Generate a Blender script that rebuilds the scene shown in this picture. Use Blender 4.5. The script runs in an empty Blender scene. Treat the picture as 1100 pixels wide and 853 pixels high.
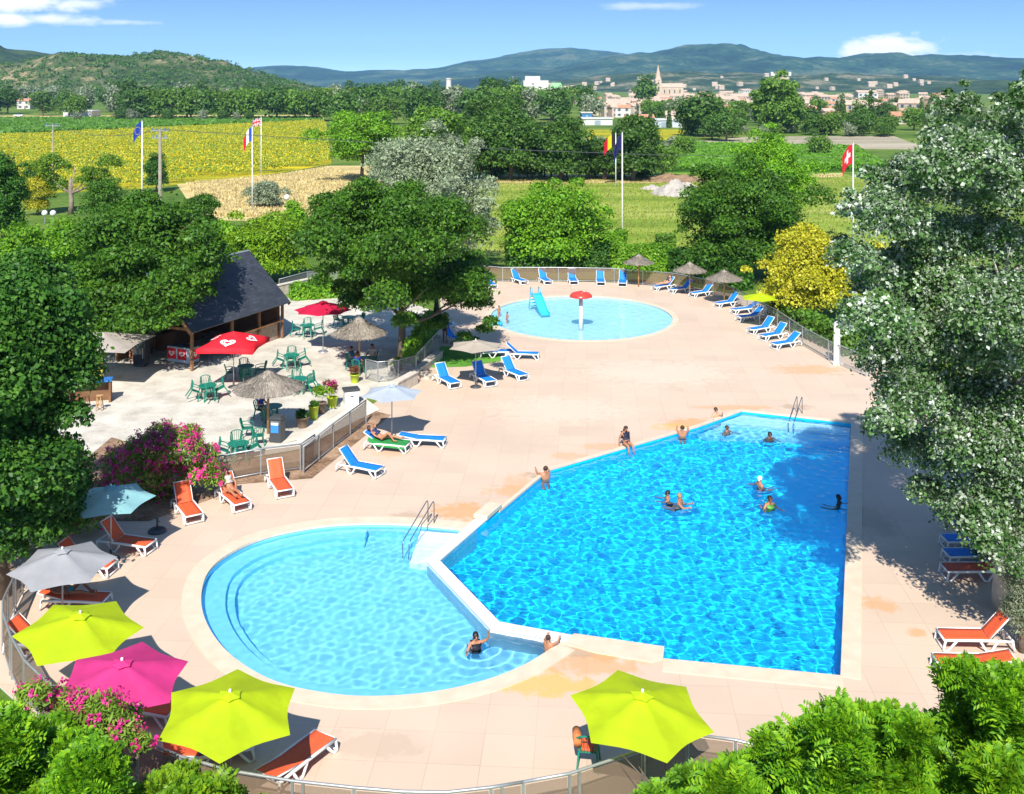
import bpy, bmesh, math, random
import numpy as np
from mathutils import Vector, Matrix, noise as mnoise
random.seed(7)
RNG = np.random.default_rng(7)
SC = bpy.context.scene
COL = SC.collection
PI = math.pi
R = math.radians
# camera model shared by the layout helpers: level camera 16 m up, lens shifted down
CAM_H, FPX, HOR, CX = 16.0, 1150.0, 90.0, 550.0

def G(px, py, z=0.0):
    """ground point seen at photo pixel (px, py)"""
    y = FPX * (CAM_H - z) / (py - HOR)
    return Vector(((px - CX) * y / FPX, y, z))

def at_depth(px, py, y):
    return Vector(((px - CX) * y / FPX, y, CAM_H - (py - HOR) * y / FPX))

# ------------------------------------------------------------------ objects
def tag(o, label=None, cat=None, group=None, kind=None):
    if label: o['label'] = label
    if cat: o['category'] = cat
    if group: o['group'] = group
    if kind: o['kind'] = kind
    return o

def thing(name, label, cat, loc=(0, 0, 0), rz=0.0, group=None):
    o = bpy.data.objects.new(name, None)
    COL.objects.link(o)
    o.empty_display_size = 0.3
    o.location = loc
    o.rotation_euler = (0, 0, rz)
    return tag(o, label, cat, group)

def link(name, me, mat=None, parent=None):
    o = bpy.data.objects.new(name, me)
    COL.objects.link(o)
    if mat is not None:
        for m in (mat if isinstance(mat, (list, tuple)) else [mat]):
            me.materials.append(m)
    if parent is not None: o.parent = parent
    return o

KIDS = {}
def dup(root, loc, rz=0.0, label=None, group=None, scale=None):
    """copy a thing with its parts and sub-parts (mesh data shared)"""
    def cp(o, parent):
        c = o.copy()
        COL.objects.link(c)
        c.parent = parent
        for ch in o.children: cp(ch, c)
        return c
    r = cp(root, None)
    r.location = loc
    r.rotation_euler = (0, 0, rz)
    if scale is not None: r.scale = scale if hasattr(scale, '__len__') else (scale,) * 3
    if label: r['label'] = label
    if group: r['group'] = group
    return r

def child(o, stem):
    for c in o.children:
        if c.name.split('.')[0] == stem: return c

# ------------------------------------------------------------------ mesh builder
class MB:
    def __init__(s):
        s.v = []; s.f = []; s.mi = []
    def add(s, vs, fs, mi=0):
        b = len(s.v)
        s.v += [tuple(v) for v in vs]
        s.f += [tuple(i + b for i in f) for f in fs]
        s.mi += [mi] * len(fs)
        return s
    def box(s, c, d, rot=None, mi=0, taper=1.0):
        hx, hy, hz = d[0] / 2, d[1] / 2, d[2] / 2
        pts = []
        for z, k in ((-hz, 1), (hz, taper)):
            for x, y in ((-hx, -hy), (hx, -hy), (hx, hy), (-hx, hy)):
                p = Vector((x * k, y * k, z))
                if rot is not None: p = rot @ p
                pts.append(p + Vector(c))
        return s.add(pts, [(3, 2, 1, 0), (4, 5, 6, 7), (0, 1, 5, 4), (1, 2, 6, 5), (2, 3, 7, 6), (3, 0, 4, 7)], mi)
    def beam(s, a, b, w, h, mi=0):
        a, b = Vector(a), Vector(b)
        d = (b - a)
        L = d.length
        x = d.normalized()
        up = Vector((0, 0, 1)) if abs(x.z) < .95 else Vector((1, 0, 0))
        y = up.cross(x).normalized(); z = x.cross(y)
        rot = Matrix((x, y, z)).transposed()
        return s.box((a + b) / 2, (L, w, h), rot, mi)
    def tube(s, pts, r, seg=8, mi=0, cap=True):
        pts = [Vector(p) for p in pts]
        n = len(pts)
        rs = r if hasattr(r, '__len__') else [r] * n
        vs = []; fs = []
        prev = None
        for i, p in enumerate(pts):
            t = (pts[min(i + 1, n - 1)] - pts[max(i - 1, 0)]).normalized()
            if prev is None:
                u = t.orthogonal().normalized()
            else:
                u = prev - t * prev.dot(t)
                u = u.normalized() if u.length > 1e-6 else t.orthogonal().normalized()
            prev = u
            w = t.cross(u)
            for k in range(seg):
                a = 2 * PI * k / seg
                vs.append(p + (u * math.cos(a) + w * math.sin(a)) * rs[i])
        for i in range(n - 1):
            for k in range(seg):
                k2 = (k + 1) % seg
                fs.append((i * seg + k, i * seg + k2, (i + 1) * seg + k2, (i + 1) * seg + k))
        if cap:
            fs.append(tuple(range(seg))[::-1]); fs.append(tuple((n - 1) * seg + k for k in range(seg)))
        return s.add(vs, fs, mi)
    def lathe(s, prof, seg=16, c=(0, 0, 0), mi=0, cap=True, wob=0.0):
        vs = []; fs = []
        n = len(prof)
        for (r, z) in prof:
            for k in range(seg):
                a = 2 * PI * k / seg
                q = r * (1 + wob * (random.random() - .5))
                vs.append((c[0] + q * math.cos(a), c[1] + q * math.sin(a), c[2] + z))
        for i in range(n - 1):
            for k in range(seg):
                k2 = (k + 1) % seg
                fs.append((i * seg + k, i * seg + k2, (i + 1) * seg + k2, (i + 1) * seg + k))
        if cap:
            fs.append(tuple(range(seg))[::-1]); fs.append(tuple((n - 1) * seg + k for k in range(seg)))
        return s.add(vs, fs, mi)
    def ball(s, c, r, seg=10, rings=7, mi=0):
        rr = r if hasattr(r, '__len__') else (r, r, r)
        vs = []; fs = []
        for i in range(rings + 1):
            t = PI * i / rings
            for k in range(seg):
                a = 2 * PI * k / seg
                vs.append((c[0] + rr[0] * math.sin(t) * math.cos(a), c[1] + rr[1] * math.sin(t) * math.sin(a), c[2] + rr[2] * math.cos(t)))
        for i in range(rings):
            for k in range(seg):
                k2 = (k + 1) % seg
                fs.append((i * seg + k, (i + 1) * seg + k, (i + 1) * seg + k2, i * seg + k2))
        return s.add(vs, fs, mi)
    def prism(s, poly, z0, z1, mi=0):
        n = len(poly)
        vs = [(p[0], p[1], z0) for p in poly] + [(p[0], p[1], z1) for p in poly]
        fs = [tuple(range(n))[::-1], tuple(range(n, 2 * n))] + [(i, (i + 1) % n, n + (i + 1) % n, n + i) for i in range(n)]
        return s.add(vs, fs, mi)
    def mesh(s, name, smooth=False):
        me = bpy.data.meshes.new(name)
        me.from_pydata(s.v, [], s.f)
        if any(s.mi): me.polygons.foreach_set('material_index', s.mi)
        if smooth: me.polygons.foreach_set('use_smooth', [True] * len(me.polygons))
        me.update()
        return me
    def build(s, name, mat, parent=None, smooth=False, bevel=0.0):
        o = link(name, s.mesh(name, smooth), mat, parent)
        if bevel:
            b = o.modifiers.new('bevel', 'BEVEL'); b.width = bevel; b.segments = 2; b.limit_method = 'ANGLE'
        return o

def poly_sheet(name, outer, holes, z, mat, kind='structure', parent=None, sides=0.0):
    """flat sheet with holes"""
    bm = bmesh.new()
    edges = []
    for lp in [outer] + holes:
        vs = [bm.verts.new((p[0], p[1], z)) for p in lp]
        for i in range(len(vs)): edges.append(bm.edges.new((vs[i], vs[(i + 1) % len(vs)])))
    bmesh.ops.triangle_fill(bm, use_beauty=True, use_dissolve=False, edges=edges, normal=(0, 0, 1))
    for f in bm.faces:
        if f.normal.z < 0: f.normal_flip()
    me = bpy.data.meshes.new(name)
    bm.to_mesh(me); bm.free()
    o = link(name, me, mat, parent)
    if kind: o['kind'] = kind
    return o

def catmull(pts, n=8, closed=True):
    pts = [Vector((p[0], p[1])) for p in pts]
    m = len(pts); out = []
    rng = range(m) if closed else range(m - 1)
    for i in rng:
        if closed: p0, p1, p2, p3 = pts[(i - 1) % m], pts[i], pts[(i + 1) % m], pts[(i + 2) % m]
        else: p0, p1, p2, p3 = pts[max(i - 1, 0)], pts[i], pts[i + 1], pts[min(i + 2, m - 1)]
        for k in range(n):
            t = k / n
            out.append(0.5 * ((2 * p1) + (-p0 + p2) * t + (2 * p0 - 5 * p1 + 4 * p2 - p3) * t * t + (-p0 + 3 * p1 - 3 * p2 + p3) * t ** 3))
    if not closed: out.append(pts[-1])
    return out

def area(poly):
    return 0.5 * sum(poly[i][0] * poly[(i + 1) % len(poly)][1] - poly[(i + 1) % len(poly)][0] * poly[i][1] for i in range(len(poly)))

def offset(poly, d, closed=True):
    """offset outward (closed, either winding) or to the left (open)"""
    n = len(poly); out = []
    sgn = -1.0
    if closed: sgn = -1.0 if area(poly) > 0 else 1.0
    for i in range(n):
        p = Vector(poly[i][:2])
        a = Vector(poly[(i - 1) % n][:2]) if closed or i > 0 else None
        b = Vector(poly[(i + 1) % n][:2]) if closed or i < n - 1 else None
        d1 = (p - a).normalized() if a is not None else (b - p).normalized()
        d2 = (b - p).normalized() if b is not None else d1
        n1 = Vector((-d1.y, d1.x)); n2 = Vector((-d2.y, d2.x))
        m = (n1 + n2)
        m = m.normalized() if m.length > 1e-5 else n1
        k = 1.0 / max(0.45, m.dot(n1))
        out.append(p + m * (d * k * sgn))
    return out

def inside_mask(poly, X, Y):
    res = np.zeros(X.shape, bool)
    n = len(poly)
    j = n - 1
    for i in range(n):
        xi, yi, xj, yj = poly[i][0], poly[i][1], poly[j][0], poly[j][1]
        c = ((yi > Y) != (yj > Y)) & (X < (xj - xi) * (Y - yi) / ((yj - yi) or 1e-9) + xi)
        res ^= c
        j = i
    return res

def np_mesh(name, verts, quads, smooth=False):
    me = bpy.data.meshes.new(name)
    nv, nq = len(verts), len(quads)
    me.vertices.add(nv)
    me.vertices.foreach_set('co', np.asarray(verts, np.float32).ravel())
    me.loops.add(nq * 4)
    me.loops.foreach_set('vertex_index', np.asarray(quads, np.int32).ravel())
    me.polygons.add(nq)
    me.polygons.foreach_set('loop_start', np.arange(0, nq * 4, 4, dtype=np.int32))
    me.polygons.foreach_set('loop_total', np.full(nq, 4, np.int32))
    if smooth: me.polygons.foreach_set('use_smooth', np.ones(nq, bool))
    me.update(calc_edges=True)
    return me

# ------------------------------------------------------------------ materials
MATS = {}
def nodes(name):
    m = bpy.data.materials.new(name)
    m.use_nodes = True
    nt = m.node_tree
    return m, nt, nt.nodes['Principled BSDF'], nt.nodes['Material Output']

def rgba(c): return (c[0], c[1], c[2], 1.0)

def mat(name, col, rough=.6, var=.12, scale=6.0, metal=0.0, bump=0.0, spec=.4, bscale=None, alt=None, tr=0.0):
    """principled with a noise-varied base colour and optional bump"""
    if name in MATS: return MATS[name]
    m, nt, b, out = nodes(name)
    N = nt.nodes.new; L = nt.links.new
    tc = N('ShaderNodeTexCoord')
    nz = N('ShaderNodeTexNoise'); nz.inputs['Scale'].default_value = scale; nz.inputs['Detail'].default_value = 5
    L(tc.outputs['Object'], nz.inputs['Vector'])
    rp = N('ShaderNodeValToRGB')
    c2 = alt if alt else [min(1, c * (1 + var)) for c in col]
    c1 = col if alt else [c * (1 - var) for c in col]
    rp.color_ramp.elements[0].position = .32; rp.color_ramp.elements[0].color = rgba(c1)
    rp.color_ramp.elements[1].position = .68; rp.color_ramp.elements[1].color = rgba(c2)
    L(nz.outputs['Fac'], rp.inputs['Fac'])
    L(rp.outputs['Color'], b.inputs['Base Color'])
    b.inputs['Roughness'].default_value = rough
    b.inputs['Metallic'].default_value = metal
    b.inputs['Specular IOR Level'].default_value = spec
    if bump:
        n2 = N('ShaderNodeTexNoise'); n2.inputs['Scale'].default_value = bscale or scale * 6; n2.inputs['Detail'].default_value = 6
        L(tc.outputs['Object'], n2.inputs['Vector'])
        bp = N('ShaderNodeBump'); bp.inputs['Strength'].default_value = bump; bp.inputs['Distance'].default_value = .02
        L(n2.outputs['Fac'], bp.inputs['Height']); L(bp.outputs['Normal'], b.inputs['Normal'])
    if tr:
        t = N('ShaderNodeBsdfTranslucent'); mx = N('ShaderNodeMixShader'); mx.inputs[0].default_value = tr
        L(rp.outputs['Color'], t.inputs['Color']); L(b.outputs[0], mx.inputs[1]); L(t.outputs[0], mx.inputs[2]); L(mx.outputs[0], out.inputs['Surface'])
    MATS[name] = m
    return m

def leaf_mat(name, cols, tr=.35, rough=.5, objvar=.25, spec=.3, sprig=.3, sprig_scale=1.3):
    """foliage: one colour per leaf (random per island), a little drift per tree, light passing through"""
    if name in MATS: return MATS[name]
    m, nt, b, out = nodes(name)
    N = nt.nodes.new; L = nt.links.new
    ge = N('ShaderNodeNewGeometry')
    rp = N('ShaderNodeValToRGB')
    els = rp.color_ramp.elements
    while len(els) < len(cols): els.new(.5)
    for i, c in enumerate(cols):
        els[i].position = i / max(1, len(cols) - 1) if len(cols) > 1 else 0
        els[i].color = rgba(c)
    tc = N('ShaderNodeTexCoord')
    # whole sprigs lean light or dark, single leaves scatter about them
    ns = N('ShaderNodeTexNoise'); ns.inputs['Scale'].default_value = sprig_scale; ns.inputs['Detail'].default_value = 4
    L(tc.outputs['Object'], ns.inputs['Vector'])
    m1 = N('ShaderNodeMath'); m1.operation = 'MULTIPLY_ADD'; m1.inputs[1].default_value = 4.0 * sprig; m1.inputs[2].default_value = -2.0 * sprig + .5 * sprig
    L(ns.outputs['Fac'], m1.inputs[0])
    m2 = N('ShaderNodeMath'); m2.operation = 'MULTIPLY_ADD'; m2.inputs[1].default_value = 1 - sprig; m2.use_clamp = True
    L(ge.outputs['Random Per Island'], m2.inputs[0]); L(m1.outputs[0], m2.inputs[2]); L(m2.outputs[0], rp.inputs['Fac'])
    nz = N('ShaderNodeTexNoise'); nz.inputs['Scale'].default_value = .55; nz.inputs['Detail'].default_value = 2
    L(tc.outputs['Object'], nz.inputs['Vector'])
    oi = N('ShaderNodeObjectInfo')
    ad = N('ShaderNodeMath'); ad.operation = 'MULTIPLY_ADD'; ad.inputs[1].default_value = 1.1; ad.inputs[2].default_value = .45 - objvar / 2
    L(nz.outputs['Fac'], ad.inputs[0])
    ad2 = N('ShaderNodeMath'); ad2.operation = 'MULTIPLY_ADD'; ad2.inputs[1].default_value = objvar
    L(oi.outputs['Random'], ad2.inputs[0]); L(ad.outputs[0], ad2.inputs[2])
    hs = N('ShaderNodeHueSaturation')
    L(rp.outputs['Color'], hs.inputs['Color']); L(ad2.outputs[0], hs.inputs['Value'])
    L(hs.outputs['Color'], b.inputs['Base Color'])
    b.inputs['Roughness'].default_value = rough
    b.inputs['Specular IOR Level'].default_value = spec
    t = N('ShaderNodeBsdfTranslucent'); mx = N('ShaderNodeMixShader'); mx.inputs[0].default_value = tr
    L(hs.outputs['Color'], t.inputs['Color']); L(b.outputs[0], mx.inputs[1]); L(t.outputs[0], mx.inputs[2]); L(mx.outputs[0], out.inputs['Surface'])
    MATS[name] = m
    return m

# ------------------------------------------------------------------ foliage
def unit(a):
    return a / np.maximum(np.linalg.norm(a, axis=1, keepdims=True), 1e-6)

def leaf_cards(cen, nrm, L, W, rng, fold=.12, axis=None):
    n = len(cen)
    a = rng.normal(size=(n, 3)) if axis is None else axis
    a = unit(a - nrm * np.sum(a * nrm, 1, keepdims=True))
    b = np.cross(nrm, a)
    L = np.broadcast_to(np.asarray(L, float).reshape(-1, 1), (n, 1)); W = np.broadcast_to(np.asarray(W, float).reshape(-1, 1), (n, 1))
    v = np.empty((n, 4, 3))
    v[:, 0] = cen - a * L / 2
    v[:, 1] = cen + b * W / 2 + nrm * W * fold
    v[:, 2] = cen + a * L / 2
    v[:, 3] = cen - b * W / 2 + nrm * W * fold
    return v.reshape(-1, 3), np.arange(n * 4).reshape(-1, 4)

def clump_points(clumps, n, rng, shell=.55):
    """points and outward directions spread over a list of ellipsoid clumps (cx,cy,cz,rx,ry,rz)"""
    c = np.asarray(clumps, float)
    w = (c[:, 3] * c[:, 4] * c[:, 5]) ** (2 / 3)
    k = rng.choice(len(c), n, p=w / w.sum())
    d = unit(rng.normal(size=(n, 3)))
    d[:, 2] = np.where(d[:, 2] < -.35, -d[:, 2], d[:, 2])
    r = shell + (1 - shell) * rng.random((n, 1)) ** .6
    r *= 1 + .12 * rng.normal(size=(n, 1))
    return c[k, :3] + d * c[k, 3:6] * r, d

def crown_clumps(cx, cy, cz, rx, ry, rz, n, cr, rng, low=-.75, jit=.22):
    """clumps laid over (and a few inside) a crown ellipsoid so the outline stays uneven"""
    out = []
    for i in range(n):
        d = rng.normal(size=3); d /= np.linalg.norm(d)
        if d[2] < low: d[2] = -d[2]
        q = (.55 + .42 * rng.random() ** .5) * (1 + jit * rng.normal())
        s = cr * (.5 + .95 * rng.random())
        out.append((cx + d[0] * (rx - s * .6) * q, cy + d[1] * (ry - s * .6) * q, cz + d[2] * (rz - s * .5) * q, s, s, s * .75))
    return out

def foliage(name, clumps, n, L, W, rng, out_w=.8, rnd=.55, up=.35, shell=.55):
    p, d = clump_points(clumps, n, rng, shell)
    nrm = unit(d * out_w + rng.normal(size=(n, 3)) * rnd + np.array([0, 0, up]))
    k = (.5 + 1.1 * rng.random(n) ** 1.5)
    v, q = leaf_cards(p, nrm, L * k, W * k, rng)
    return np_mesh(name, v, q)

def sprays(name, clumps, n, L, pairs, rng, leafw=.3, up=.25):
    """pinnate fronds: every site is a drooping stem with pairs of leaflets"""
    p, d = clump_points(clumps, n, rng, .45)
    ax = unit(d + rng.normal(size=(n, 3)) * .45 + np.array([0, 0, up]))
    nrm = unit(np.cross(ax, rng.normal(size=(n, 3)) * .5 + np.cross(ax, np.array([0, 0, 1.0]))))
    nrm = np.where(nrm[:, 2:3] < 0, -nrm, nrm)
    sd = np.cross(nrm, ax)
    cen = []; axs = []; ns = []; ls = []
    Ls = L * (.7 + .6 * rng.random((n, 1)))
    for i in range(pairs):
        t = (i + .5) / pairs
        base = p + ax * Ls * (t - .2) - np.array([0, 0, 1.0]) * Ls * (t * t * .35)
        ll = Ls * .42 * (1 - .55 * abs(t - .35))
        for s in (-1, 1):
            la = unit(ax * .55 + sd * s)
            cen.append(base + la * ll * .5); axs.append(la); ns.append(unit(nrm + rng.normal(size=(n, 3)) * .18)); ls.append(ll)
    cen = np.concatenate(cen); axs = np.concatenate(axs); ns = np.concatenate(ns); ls = np.concatenate(ls)[:, 0]
    v, q = leaf_cards(cen, ns, ls, ls * leafw, rng, axis=axs)
    return np_mesh(name, v, q)

def trunk_mesh(h, r, crown_r, rng, limbs=6, lean=.05, start=.45, reach=.6, rise=.5):
    b = MB()
    top = Vector((rng.normal() * lean * h, rng.normal() * lean * h, h))
    pts = []
    for i in range(7):
        t = i / 6
        pts.append(top * t + Vector((math.sin(t * 5) * .04 * h * lean * 10, math.cos(t * 4) * .03 * h * lean * 10, 0)) * t)
        pts[-1].z = h * t
    b.tube(pts, [r * (1.25 if i == 0 else 1) * (1 - .75 * i / 6) for i in range(7)], 9)
    for k in range(limbs):
        t = start + (1 - start) * (k + .3) / limbs * .9
        i = min(5, int(t * 6)); q = t * 6 - i
        s = pts[i].lerp(pts[i + 1], q)
        a = 2.4 * k + rng.random() * .7
        ln = crown_r * reach * (.7 + .5 * rng.random())
        e = s + Vector((math.cos(a) * ln, math.sin(a) * ln, ln * rise * (.6 + .8 * rng.random())))
        m = s.lerp(e, .5) + Vector((0, 0, -.06 * ln))
        rr = r * (1 - .75 * t) * .7
        b.tube([s, m, e], [rr, rr * .65, rr * .25], 6)
        e2 = e + Vector((math.cos(a + .8) * ln * .5, math.sin(a + .8) * ln * .5, ln * .35))
        b.tube([m, m.lerp(e2, .6), e2], [rr * .5, rr * .3, rr * .12], 5)
    return b.mesh('trunk', True)
# ================================================================== camera, light, sky
cam = bpy.data.cameras.new('camera'); camo = bpy.data.objects.new('camera', cam); COL.objects.link(camo)
camo.location = (0, 0, CAM_H); camo.rotation_euler = (R(90), 0, 0)
cam.sensor_width = 36; cam.lens = 36 * FPX / 1100; cam.shift_y = (HOR - 426.5) / 1100
cam.clip_start = .5; cam.clip_end = 30000
SC.camera = camo
SC.view_settings.view_transform = 'Standard'; SC.view_settings.look = 'None'; SC.view_settings.gamma = 1
SC.view_settings.use_curve_mapping = False
SC.view_settings.exposure = 0.85
SC.cycles.max_bounces = 8; SC.cycles.transparent_max_bounces = 12
SC.cycles.volume_bounces = 0

SUN_EL = R(43); SUN_AZ = math.atan2(-.10, -1)      # direction towards the sun: behind the camera, a touch left
sd = Vector((-.10, -1, 0)).normalized() * math.cos(SUN_EL) + Vector((0, 0, math.sin(SUN_EL)))
sun = bpy.data.lights.new('sun', 'SUN'); sun.energy = 4.6; sun.angle = R(.53); sun.color = (1, .955, .88)
suno = bpy.data.objects.new('sun', sun); COL.objects.link(suno)
suno.rotation_euler = sd.to_track_quat('Z', 'Y').to_euler()
suno.location = (0, -20, 60)
sun.cycles.is_caustics_light = True

w = bpy.data.worlds.new('World'); SC.world = w; w.use_nodes = True
nt = w.node_tree; N = nt.nodes.new; LK = nt.links.new
bg = nt.nodes['Background']
sky = N('ShaderNodeTexSky'); sky.sky_type = 'NISHITA'; sky.sun_disc = False
sky.sun_elevation = SUN_EL; sky.sun_rotation = math.atan2(sd.x, sd.y)
sky.altitude = 100; sky.air_density = 1.0; sky.dust_density = .3; sky.ozone_density = 2.0
tc = N('ShaderNodeTexCoord')
sx = N('ShaderNodeSeparateXYZ'); LK(tc.outputs['Generated'], sx.inputs[0])
def M(op, a, b=None, c=None, clamp=False):
    n = N('ShaderNodeMath'); n.operation = op; n.use_clamp = clamp
    for i, q in enumerate((a, b, c)):
        if q is None: continue
        if isinstance(q, (int, float)): n.inputs[i].default_value = q
        else: LK(q, n.inputs[i])
    return n.outputs[0]
zz = M('MULTIPLY_ADD', M('MAXIMUM', sx.outputs['Z'], 0.0), 3.2, .10)
cb = N('ShaderNodeCombineXYZ'); LK(sx.outputs['X'], cb.inputs[0]); LK(sx.outputs['Y'], cb.inputs[1]); LK(zz, cb.inputs[2])
nv = N('ShaderNodeVectorMath'); nv.operation = 'NORMALIZE'; LK(cb.outputs[0], nv.inputs[0])
LK(nv.outputs[0], sky.inputs['Vector'])
# clouds: soft noise-edged patches of the sky, given by azimuth and height above the horizon
az = M('ARCTAN2', sx.outputs['X'], sx.outputs['Y'])
el = M('ARCSINE', sx.outputs['Z'])
nz = N('ShaderNodeTexNoise'); nz.inputs['Scale'].default_value = 34; nz.inputs['Detail'].default_value = 7; nz.inputs['Roughness'].default_value = .6
mp = N('ShaderNodeMapping'); mp.inputs['Scale'].default_value = (1, 1, 2.2); LK(tc.outputs['Generated'], mp.inputs[0]); LK(mp.outputs[0], nz.inputs['Vector'])
tot = None
for px, py, rx, ry, s in ((958, 53, 46, 13, 1.2), (945, 46, 22, 9, 1.0), (15, 2, 70, 12, .75), (52, 20, 46, 6, .55), (12, 21, 30, 7, .6), (86, 22, 22, 5, .45), (130, 24, 34, 3, .3), (78, 4, 30, 7, .45), (700, 6, 60, 4, .25), (1000, 62, 60, 6, .35)):
    a0 = math.atan((px - CX) / FPX); e0 = math.atan((HOR - py) / FPX * math.cos(a0))
    da = M('DIVIDE', M('SUBTRACT', az, a0), rx / FPX); de = M('DIVIDE', M('SUBTRACT', el, e0), ry / FPX)
    d = M('SQRT', M('ADD', M('MULTIPLY', da, da), M('MULTIPLY', de, de)))
    d = M('ADD', d, M('MULTIPLY', M('SUBTRACT', nz.outputs['Fac'], .5), 2.6))
    k = M('MULTIPLY', M('SUBTRACT', 1.15, d, clamp=True), s)
    tot = k if tot is None else M('MAXIMUM', tot, k)
tot = M('MINIMUM', M('MULTIPLY', tot, 1.3), .92)
mx = N('ShaderNodeMix'); mx.data_type = 'RGBA'
hs = N('ShaderNodeHueSaturation'); hs.inputs['Saturation'].default_value = 1.12; hs.inputs['Value'].default_value = 1.0
LK(sky.outputs[0], hs.inputs['Color'])
LK(tot, mx.inputs[0]); LK(hs.outputs[0], mx.inputs[6]); mx.inputs[7].default_value = (7.6, 7.3, 7.2, 1)
LK(mx.outputs[2], bg.inputs['Color'])
bg.inputs['Strength'].default_value = .12

# ================================================================== materials of the setting
def stain_mat(name, base, alt, joint, stains, slab=1.25):
    """pale slabs with faint joints, drifting tone, and tan stains at given places"""
    m, nt, b, out = nodes(name)
    N = nt.nodes.new; L = nt.links.new
    tc = N('ShaderNodeTexCoord')
    br = N('ShaderNodeTexBrick'); br.offset = 0; br.inputs['Scale'].default_value = 1.0
    br.inputs['Brick Width'].default_value = slab; br.inputs['Row Height'].default_value = slab; br.inputs['Mortar Size'].default_value = .009
    br.inputs['Mortar Smooth'].default_value = .3
    br.inputs['Color1'].default_value = rgba([c * .93 for c in base]); br.inputs['Color2'].default_value = rgba([min(1, c * 1.03) for c in base]); br.inputs['Mortar'].default_value = rgba(joint)
    mpn = N('ShaderNodeMapping'); mpn.inputs['Rotation'].default_value = (0, 0, R(4)); L(tc.outputs['Object'], mpn.inputs[0]); L(mpn.outputs[0], br.inputs['Vector'])
    nz = N('ShaderNodeTexNoise'); nz.inputs['Scale'].default_value = .35; nz.inputs['Detail'].default_value = 6; L(tc.outputs['Object'], nz.inputs['Vector'])
    n2 = N('ShaderNodeTexNoise'); n2.inputs['Scale'].default_value = 2.2; n2.inputs['Detail'].default_value = 8; n2.inputs['Roughness'].default_value = .65; L(tc.outputs['Object'], n2.inputs['Vector'])
    def MM(op, a, b_=None, clamp=False):
        n = N('ShaderNodeMath'); n.operation = op; n.use_clamp = clamp
        for i, q in enumerate((a, b_)):
            if q is None: continue
            if isinstance(q, (int, float)): n.inputs[i].default_value = q
            else: L(q, n.inputs[i])
        return n.outputs[0]
    def mixc(f, c1, c2):
        x = N('ShaderNodeMix'); x.data_type = 'RGBA'
        if isinstance(f, float): x.inputs[0].default_value = f
        else: L(f, x.inputs[0])
        L(c1, x.inputs[6]) if not isinstance(c1, tuple) else setattr(x.inputs[6], 'default_value', c1)
        L(c2, x.inputs[7]) if not isinstance(c2, tuple) else setattr(x.inputs[7], 'default_value', c2)
        return x.outputs[2]
    c = mixc(MM('MULTIPLY', MM('SUBTRACT', nz.outputs['Fac'], .35, True), 1.6, True), br.outputs['Color'], rgba(alt))
    c = mixc(MM('MULTIPLY', MM('SUBTRACT', n2.outputs['Fac'], .56, True), 1.5, True), c, rgba([k * .86 for k in alt]))
    sxyz = N('ShaderNodeSeparateXYZ'); L(tc.outputs['Object'], sxyz.inputs[0])
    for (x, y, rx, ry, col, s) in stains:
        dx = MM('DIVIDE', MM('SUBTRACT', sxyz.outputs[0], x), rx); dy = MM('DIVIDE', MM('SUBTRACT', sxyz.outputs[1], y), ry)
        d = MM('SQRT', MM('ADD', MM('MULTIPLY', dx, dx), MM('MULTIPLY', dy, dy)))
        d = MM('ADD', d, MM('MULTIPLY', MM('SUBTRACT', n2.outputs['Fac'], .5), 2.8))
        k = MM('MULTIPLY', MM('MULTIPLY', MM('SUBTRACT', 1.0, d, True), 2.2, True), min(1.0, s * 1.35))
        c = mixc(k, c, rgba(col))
    L(c, b.inputs['Base Color'])
    b.inputs['Roughness'].default_value = .75
    bp = N('ShaderNodeBump'); bp.inputs['Strength'].default_value = .25; bp.inputs['Distance'].default_value = .01
    L(n2.outputs['Fac'], bp.inputs['Height']); L(bp.outputs['Normal'], b.inputs['Normal'])
    return m

def ground_mat(name, cols, scale, detail=8, stretch=(1, 1, 1), rot=0, fine=9.0, bump=.4, rough=.9, span=.2):
    """ground cover: coarse and fine noise through a ramp of earth and plant colours"""
    m, nt, b, out = nodes(name)
    N = nt.nodes.new; L = nt.links.new
    tc = N('ShaderNodeTexCoord')
    mpn = N('ShaderNodeMapping'); mpn.inputs['Scale'].default_value = stretch; mpn.inputs['Rotation'].default_value = (0, 0, rot)
    L(tc.outputs['Object'], mpn.inputs[0])
    n1 = N('ShaderNodeTexNoise'); n1.inputs['Scale'].default_value = scale; n1.inputs['Detail'].default_value = detail; n1.inputs['Roughness'].default_value = .62
    n2 = N('ShaderNodeTexNoise'); n2.inputs['Scale'].default_value = fine; n2.inputs['Detail'].default_value = 4
    L(mpn.outputs[0], n1.inputs['Vector']); L(tc.outputs['Object'], n2.inputs['Vector'])
    ad = N('ShaderNodeMath'); ad.operation = 'MULTIPLY_ADD'; ad.inputs[1].default_value = .45
    L(n2.outputs['Fac'], ad.inputs[0])
    sb = N('ShaderNodeMath'); sb.operation = 'SUBTRACT'; sb.inputs[1].default_value = .225; L(n1.outputs['Fac'], sb.inputs[0]); L(sb.outputs[0], ad.inputs[2])
    rp = N('ShaderNodeValToRGB'); els = rp.color_ramp.elements
    while len(els) < len(cols): els.new(.5)
    for i, c in enumerate(cols):
        els[i].position = (.5 - span) + 2 * span * i / (len(cols) - 1); els[i].color = rgba(c)
    L(ad.outputs[0], rp.inputs['Fac']); L(rp.outputs['Color'], b.inputs['Base Color'])
    b.inputs['Roughness'].default_value = rough; b.inputs['Specular IOR Level'].default_value = .15
    bp = N('ShaderNodeBump'); bp.inputs['Strength'].default_value = bump; bp.inputs['Distance'].default_value = .05
    L(n2.outputs['Fac'], bp.inputs['Height']); L(bp.outputs['Normal'], b.inputs['Normal'])
    return m

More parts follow.
